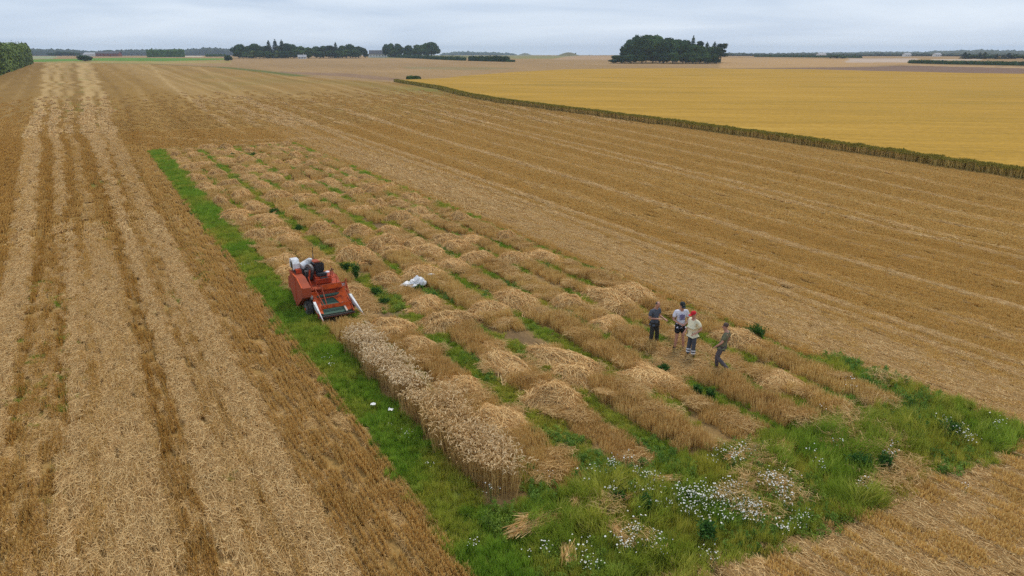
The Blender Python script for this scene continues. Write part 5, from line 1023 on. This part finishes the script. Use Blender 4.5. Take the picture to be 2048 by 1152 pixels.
    cw = Bm().tube([(6.66, 28.9, 1.72), (7.06, 29.0, 1.86)], .15, 20); cw.done('engine_cowl', P_WHITE, e, smooth=False)
    Bm().tube([(6.90, 28.62, 1.66), (6.98, 28.66, 1.68)], .20, 24).done('flywheel', P_STEEL, e); Bm().box(6.70, 6.98, 28.55, 28.60, 1.56, 1.63).done('belt_guard', P_STEEL, e)
    Bm().tube([(7.02, 28.75, 1.86), (7.12, 28.75, 1.78)], .07, 12).done('air_filter', P_BLACK, e); Bm().ball((7.02, 28.9, 1.96), .09, (1.3, 1, .8)).done('white_canister', P_WHITE, e, smooth=True)
    ht = Bm().prism([(28.9, 1.62), (28.9, 1.86), (29.05, 2.0), (29.4, 2.0), (29.5, 1.9), (29.5, 1.62)], 6.34, 6.62).done('intake_hood', P_WHITE, e); Bm().prism([(28.97, 1.64), (28.97, 1.84), (29.08, 1.92), (29.3, 1.9), (29.3, 1.64)], 6.33, 6.345).done('intake_inner_shade', P_BLACK, ht)  # solid hood; a black plate on its side paints the shaded inside
    Bm().box(6.40, 6.62, 28.7, 28.9, 1.5, 1.66).done('red_plate', P_RED, e); Bm().box(6.40, 6.70, 28.72, 29.4, 1.48, 1.62).done('blower', P_DSTEEL, e); Bm().tube([(6.85, 28.5, 1.3), (6.9, 28.5, 1.65)], .035).done('red_post', P_RED, e)
    Bm().tube([(7.27, 29.3, 1.5), (7.27, 29.3, 2.05)], .022, 8).done('exhaust_pipe', P_STEEL, e); Bm().tube([(7.27, 29.3, 2.05), (7.29, 29.31, 2.36)], .012, 8).done('exhaust_tip', P_BLACK, e)
    return e
harvester()

# ------------------------------------------------------------------ people
SKIN = paint('skin', (.50, .25, .17), .6, wear=.08); SKIN2 = paint('tanned_skin', (.45, .21, .13), .6, wear=.08)
def cloth(name, c): return paint(name, c, .9, wear=.12, scale=6)
def skin_obj(name, pts, edges, parent, mat, sub=2, loc=True):
    me = bpy.data.meshes.new(name); me.from_pydata([p[:3] for p in pts], edges, [])
    me.materials.append(mat); o = link_mesh(name, me, parent); m = o.modifiers.new('skin', 'SKIN')
    sv = me.skin_vertices[0].data
    for i, p in enumerate(pts): sv[i].radius = (p[3], p[4] if len(p) > 4 else p[3]); sv[i].use_root = (i == 0)
    m.use_smooth_shade = True; m.branch_smoothing = .3
    s = o.modifiers.new('subdivision', 'SUBSURF'); s.levels = sub; s.render_levels = sub; return o
def lerp(a, b, t): return tuple(a[i] + (b[i] - a[i]) * t for i in range(3))
def person(px, py, face, label, J, shirt, trousers, shoes, hair=None, cap=None, capdir=(0, 1), belly=0, skinm=None, shorts=False, scale=1., hairfull=True, neckback=False):
    x, y, z, r = ground_at(px, py); e = empty('person', (x, y, 0), face, label=label, cat='person', group='people standing on the plots'); e.scale = (scale,) * 3; skinm = skinm or SKIN
    D = dict(pel=(0, 0, .95), sp=(0, 0, 1.14), ch=(0, 0, 1.33), nb=(0, -.01, 1.48), hd=(0, .03, 1.66), shL=(-.19, 0, 1.42), shR=(.19, 0, 1.42), elL=(-.25, -.02, 1.14), elR=(.25, -.02, 1.14), wrL=(-.26, .08, .90), wrR=(.26, .08, .90), hL=(-.09, 0, .90), hR=(.09, 0, .90), kL=(-.11, .03, .50), kR=(.11, .03, .50), aL=(-.12, 0, .09), aR=(.12, 0, .09)); D.update(J)
    hd = D['hd']; nb = D['nb']; P = []; E = []
    def a(p, r, r2=None, to=None): P.append((*p, r, r2 or r)); (E.append((to, len(P) - 1)) if to is not None else None); return len(P) - 1
    i0 = a(D['pel'], .13, .10); i1 = a(D['sp'], .115 + belly * .2, .09 + belly * .3, i0); i2 = a(D['ch'], .14, .10, i1); i3 = a(nb, .065, .06, i2)
    i4 = a((hd[0] * .7, hd[1] * .6, hd[2] - .10), .058, .062, i3); i5 = a((hd[0], hd[1], hd[2] - .04), .072, .085, i4); i6 = a((hd[0], hd[1] - .01, hd[2] + .05), .078, .095, i5); a((hd[0], hd[1] - .015, hd[2] + .11), .045, .055, i6)
    for sd_, s in (('L', -1), ('R', 1)):
        q = a(D['sh' + sd_], .058, None, i2); q2 = a(D['el' + sd_], .040, None, q); w = D['wr' + sd_]; q3 = a(w, .027, None, q2)
        d = Vector(w) - Vector(D['el' + sd_]); d = Vector(J.get('hand' + sd_, d)); d.normalize(); sdv = d.cross(Vector((0, 0, 1))); sdv = sdv.normalized() if sdv.length > .1 else Vector((0, 1, 0))
        pm = Vector(w) + d * .06; q4 = a(tuple(pm), .034, .018, q3)
        for k, (off, ln) in enumerate(((-.030, .062), (-.010, .075), (.012, .070), (.032, .055))): m1 = pm + sdv * off + d * .03; q5 = a(tuple(m1), .0095, None, q4); q6 = a(tuple(m1 + d * ln * .5 + Vector((0, 0, -.008))), .009, None, q5); a(tuple(m1 + d * ln + Vector((0, 0, -.03))), .007, None, q6)
        th = Vector(w) + d * .025 - sdv * .04 * s; q5 = a(tuple(th), .011, None, q3); a(tuple(th + d * .045 - sdv * .012 * s), .009, None, q5)
        q = a(D['h' + sd_], .085, None, i0); q2 = a(D['k' + sd_], .055, None, q); mid = lerp(D['k' + sd_], D['a' + sd_], .35); qm = a(mid, .055, None, q2); q3 = a(D['a' + sd_], .038, None, qm)
    skin_obj('body', P, E, e, skinm)
    # face
    f = Vector((J.get('look', (0, 1, -.15)))).normalized(); rt_ = f.cross(Vector((0, 0, 1))).normalized(); up = rt_.cross(f); H = Vector(hd)
    def small(name, c, r, sc, mat):
        bm = bmesh.new(); R = Matrix((rt_, f, up)).transposed().to_4x4(); bmesh.ops.create_icosphere(bm, subdivisions=2, radius=r, matrix=Matrix.Translation(c) @ R @ Matrix.Diagonal((*sc, 1))); me = bpy.data.meshes.new(name); bm.to_mesh(me); bm.free(); me.materials.append(mat); me.polygons.foreach_set('use_smooth', [True] * len(me.polygons)); return link_mesh(name, me, e)
    for s in (-1, 1): small('eye', H + f * .082 + rt_ * .032 * s + up * .01, .011, (1.2, .6, .8), P_BLACK); small('ear', H + rt_ * .080 * s - f * .005, .03, (.4, .7, 1.1), skinm)
    small('nose', H + f * .098 - up * .02, .018, (.8, 1.1, 1.5), skinm); small('mouth', H + f * .086 - up * .055, .018, (1.4, .4, .35), paint('lips', (.35, .10, .08), .6))
    if hair: hm = cloth('hair', hair); (small('hair', H - f * .028 + up * .045, .095, (.98, 1.0, .92), hm) if hairfull else small('hair', H - f * .045 + up * .015, .088, (1.02, .78, .75), hm))
    if cap:
        cm = cloth('cap_cloth', cap); o = small('cap', H + up * .055 - f * .005, .104, (.93, 1.0, .72), cm); br = small('cap_brim', H + up * .035 + f * .13, .07, (1.05, 1.15, .16), cm); br.parent = o
        if cap[0] < .1: small('cap_badge', H + up * .075 + f * .092, .024, (1, .4, 1), P_STEEL).parent = o
    # shirt
    sm = cloth('shirt_cloth', shirt); P = []; E = []; b = belly
    i0 = a((D['pel'][0], D['pel'][1] + b * .3, D['pel'][2] + .05), .165 + b * .25, .125 + b * .45); i00 = a((D['pel'][0], D['pel'][1] + b * .15, D['pel'][2] - .09), .172 + b * .2, .130 + b * .25, i0); i1 = a((D['sp'][0], D['sp'][1] + b * .4, D['sp'][2]), .150 + b * .3, .118 + b * .6, i0); i2 = a(D['ch'], .160 + b * .15, .125 + b * .3, i1); a((nb[0], nb[1], nb[2] - .02), .085, .075, i2)
    for sd_ in 'LR':
        q = a(D['sh' + sd_], .080, None, i2); m = lerp(D['sh' + sd_], D['el' + sd_], .78); a(m, .070, .070, q)
    so = skin_obj('shirt', P, E, e, sm)
    # trousers or shorts
    tm = cloth('trouser_cloth', trousers); P = []; E = []; i0 = a((D['pel'][0], D['pel'][1], D['pel'][2] - .05), .135 + b * .2, .10 + b * .2)
    for sd_ in 'LR':
        q = a(D['h' + sd_], .096 if not shorts else .112, None, i0)
        if shorts: a(lerp(D['h' + sd_], D['k' + sd_], .72), .105, None, q)
        else: q = a(D['k' + sd_], .078, None, q); a(lerp(D['k' + sd_], D['a' + sd_], .92), .064, None, q)
    skin_obj('shorts' if shorts else 'trousers', P, E, e, tm)
    shm = cloth('shoe_leather', shoes)
    for sd_, s in (('L', -1), ('R', 1)):
        A = Vector(D['a' + sd_]); t = Vector(J.get('toe' + sd_, (.03 * s, .17, 0))); P = []; E = []; i0 = a((A.x, A.y - .04, A.z - .035), .05); q = a(tuple(A + Vector((0, 0, .05 if not shorts else .10))), .052 if not shorts else .046, None, i0); q = a((A.x + t.x * .6, A.y + t.y * .6, A.z - .045 + t.z * .6), .045, .04, i0); a((A.x + t.x, A.y + t.y, A.z - .055 + t.z), .038, .028, q); skin_obj('shoe', P, E, e, shm, 1)
    return e, so, D
GREYT = (.085, .10, .125)
person(1306, 694, math.radians(180 + 38), 'balding person in grey-blue T-shirt looking at the grain in their hands', dict(hd=(0, .10, 1.63), nb=(0, .03, 1.47), elL=(-.27, -.02, 1.13), wrL=(-.22, .26, 1.10), elR=(.27, -.03, 1.15), wrR=(.10, .24, 1.16), handR=(-.8, .5, 0), handL=(.2, 1, -.1), look=(0, .8, -.75), kL=(-.13, .04, .5), kR=(.14, .02, .5), aL=(-.15, .02, .09), aR=(.17, -.02, .09)),
       GREYT, (.030, .028, .022), (.04, .03, .025), hair=(.10, .07, .055), hairfull=False, scale=1.0)
e2, s2, D2 = person(1357, 700, math.radians(180 + 6), 'person in black cap, pale printed T-shirt and black shorts, hands joined', dict(hd=(0, .06, 1.65), elL=(-.27, 0, 1.13), elR=(.27, 0, 1.13), wrL=(-.09, .23, 1.03), wrR=(.09, .23, 1.04), handL=(1, .4, -.1), handR=(-1, .4, -.1), look=(0, 1, -.45), aL=(-.15, .04, .09), aR=(.14, -.02, .09)),
       (.74, .74, .82), (.012, .012, .014), (.02, .02, .022), cap=(.02, .025, .025), shorts=True, scale=1.03)
pr = bpy.data.meshes.new('shirt_print'); bmp = bmesh.new()
for (x0, x1, z0, z1) in ((-.085, -.02, 1.20, 1.34), (-.012, .035, 1.19, 1.35), (.042, .09, 1.21, 1.335), (-.09, .09, 1.15, 1.185)):
    q = [bmp.verts.new((xx, .148 - abs(xx) * .18 - (zz - 1.2) * .05, zz)) for xx, zz in ((x0, z0), (x1, z0), (x1, z1), (x0, z1))]; bmp.faces.new(q)
bmp.to_mesh(pr); bmp.free(); po = link_mesh('shirt_print', pr, s2, cloth('print_purple', (.17, .15, .27))); md = po.modifiers.new('thickness', 'SOLIDIFY'); md.thickness = .006
e3, s3, D3 = person(1382, 716, math.radians(180 - 62), 'person in red cap, cream T-shirt and grey trousers with reflective bands', dict(hd=(0, .05, 1.64), elL=(-.30, -.10, 1.16), wrL=(-.24, .12, 1.02), elR=(.28, -.04, 1.14), wrR=(.24, .14, .98), handL=(.2, 1, -.2), look=(0, 1, -.25), aL=(-.11, .03, .09), aR=(.12, .06, .09)),
       (.86, .80, .56), (.075, .08, .095), (.05, .045, .04), cap=(.62, .012, .02), belly=.06, scale=.98, hair=(.3, .27, .24), hairfull=False)
RB = paint('reflective_white', (.75, .77, .80), .4, wear=.04)
for sd_ in 'LR':
    for t in (.34, .56):
        p0 = Vector(lerp(D3['k' + sd_], D3['a' + sd_], t)); p1 = Vector(lerp(D3['k' + sd_], D3['a' + sd_], t + .12)); bmp = bmesh.new(); d = p1 - p0; bmesh.ops.create_cone(bmp, cap_ends=False, segments=20, radius1=.084, radius2=.081, depth=d.length, matrix=Matrix.Translation((p0 + p1) / 2) @ d.to_track_quat('Z', 'Y').to_matrix().to_4x4())
        me = bpy.data.meshes.new('reflective_band'); bmp.to_mesh(me); bmp.free(); me.materials.append(RB); link_mesh('reflective_band', me, e3)
person(1443, 744, math.radians(180 - 118), 'person in olive T-shirt and dark trousers walking away from the camera', dict(pel=(0, .06, .95), sp=(0, .02, 1.14), ch=(0, -.05, 1.32), nb=(0, -.06, 1.47), hd=(0, .02, 1.64), shL=(-.18, -.04, 1.41), shR=(.18, -.06, 1.41), elL=(-.26, .02, 1.15), wrL=(-.25, .22, .97), elR=(.25, -.10, 1.13), wrR=(.25, .0, .9), hL=(-.09, .06, .9), hR=(.09, .06, .9), kL=(-.10, .17, .54), kR=(.11, .22, .50), aL=(-.10, -.24, .16), aR=(.12, .20, .09), look=(0, 1, -.2)),
       (.17, .165, .09), (.10, .085, .092), (.06, .055, .06), hair=(.10, .06, .045), scale=.98)

# ------------------------------------------------------------------ white sacks
P_SACK = paint('sack_plastic', (.80, .80, .80), .55, wear=.05, scale=5)
def sack(px, py, L, W, H, rz, label, seed, z0=0.):
    x, y, z, r = ground_at(px, py); bm = bmesh.new(); bmesh.ops.create_icosphere(bm, subdivisions=4, radius=1); 
    for v in bm.verts:
        c = v.co; n1 = mn.noise(c * 1.6 + Vector((seed, 0, 0))); n2 = abs(mn.noise(c * 4.2 + Vector((0, seed, 0)))); k = 1 + .45 * n1 - .35 * n2; v.co = Vector((c.x * L / 2 * k, c.y * W / 2 * k, max(-.02, (c.z * .5 + .45) * H * k * (1 - .3 * abs(c.x)))))
    me = bpy.data.meshes.new('white_sack'); bm.to_mesh(me); bm.free(); me.materials.append(P_SACK); o = link_mesh('white_sack', me, label=label, cat='sack', group='white sacks lying on the plots'); o.location = (x, y, z0); o.rotation_euler = (0, 0, rz); return o
sack(836, 573, .75, .50, .36, .6, 'largest crumpled white sack, at the top of the pile', 1, .10)
sack(818, 575, .75, .42, .20, .5, 'flatter white sack forming the middle of the pile', 2, .08); sack(828, 580, .50, .32, .2, .2, 'white sack in front of the pile above a small weed', 3, .04)
sack(846, 575, .28, .34, .3, 0, 'short white sack at the right end of the pile', 4, .10); sack(804, 577, .34, .16, .1, .3, 'small white sack at the left end of the pile', 5, .08); sack(861, 562, .42, .16, .06, .3, 'flat whitish sack lying alone right of the pile', 6, .30)
for i, (px, py, lab) in enumerate(((747, 820, 'scrap of white paper in the grass beside the wheat'), (782, 831, 'second white scrap lower in the grass strip'))):
    x, y, z, r = ground_at(px, py); bm = bmesh.new(); bmesh.ops.create_grid(bm, x_segments=4, y_segments=3, size=.07)
    for v in bm.verts: v.co.z = .03 * mn.noise(v.co * 20 + Vector((i, 0, 0)))
    me = bpy.data.meshes.new('paper_scrap'); bm.to_mesh(me); bm.free(); me.materials.append(P_SACK); o = link_mesh('paper_scrap', me, label=lab, cat='paper'); o.location = (x, y, .2); md = o.modifiers.new('thickness', 'SOLIDIFY'); md.thickness = .004

# ------------------------------------------------------------------ haze
def build_haze():
    bm = bmesh.new(); bmesh.ops.create_cube(bm, size=1, matrix=Matrix.Translation((0, 0, 26)) @ Matrix.Diagonal((13000, 13000, 72, 1)))
    me = bpy.data.meshes.new('haze'); bm.to_mesh(me); bm.free(); m = bpy.data.materials.new('haze_air'); m.use_nodes = True; t = m.node_tree; t.nodes.clear()
    o = t.nodes.new('ShaderNodeOutputMaterial'); v = t.nodes.new('ShaderNodeVolumePrincipled'); v.inputs['Density'].default_value = HAZE; v.inputs['Color'].default_value = (.58, .74, .95, 1); v.inputs['Anisotropy'].default_value = 0.0
    t.links.new(v.outputs[0], o.inputs['Volume']); link_mesh('haze', me, mat=m, kind='stuff')
HAZE = .00014
build_haze()
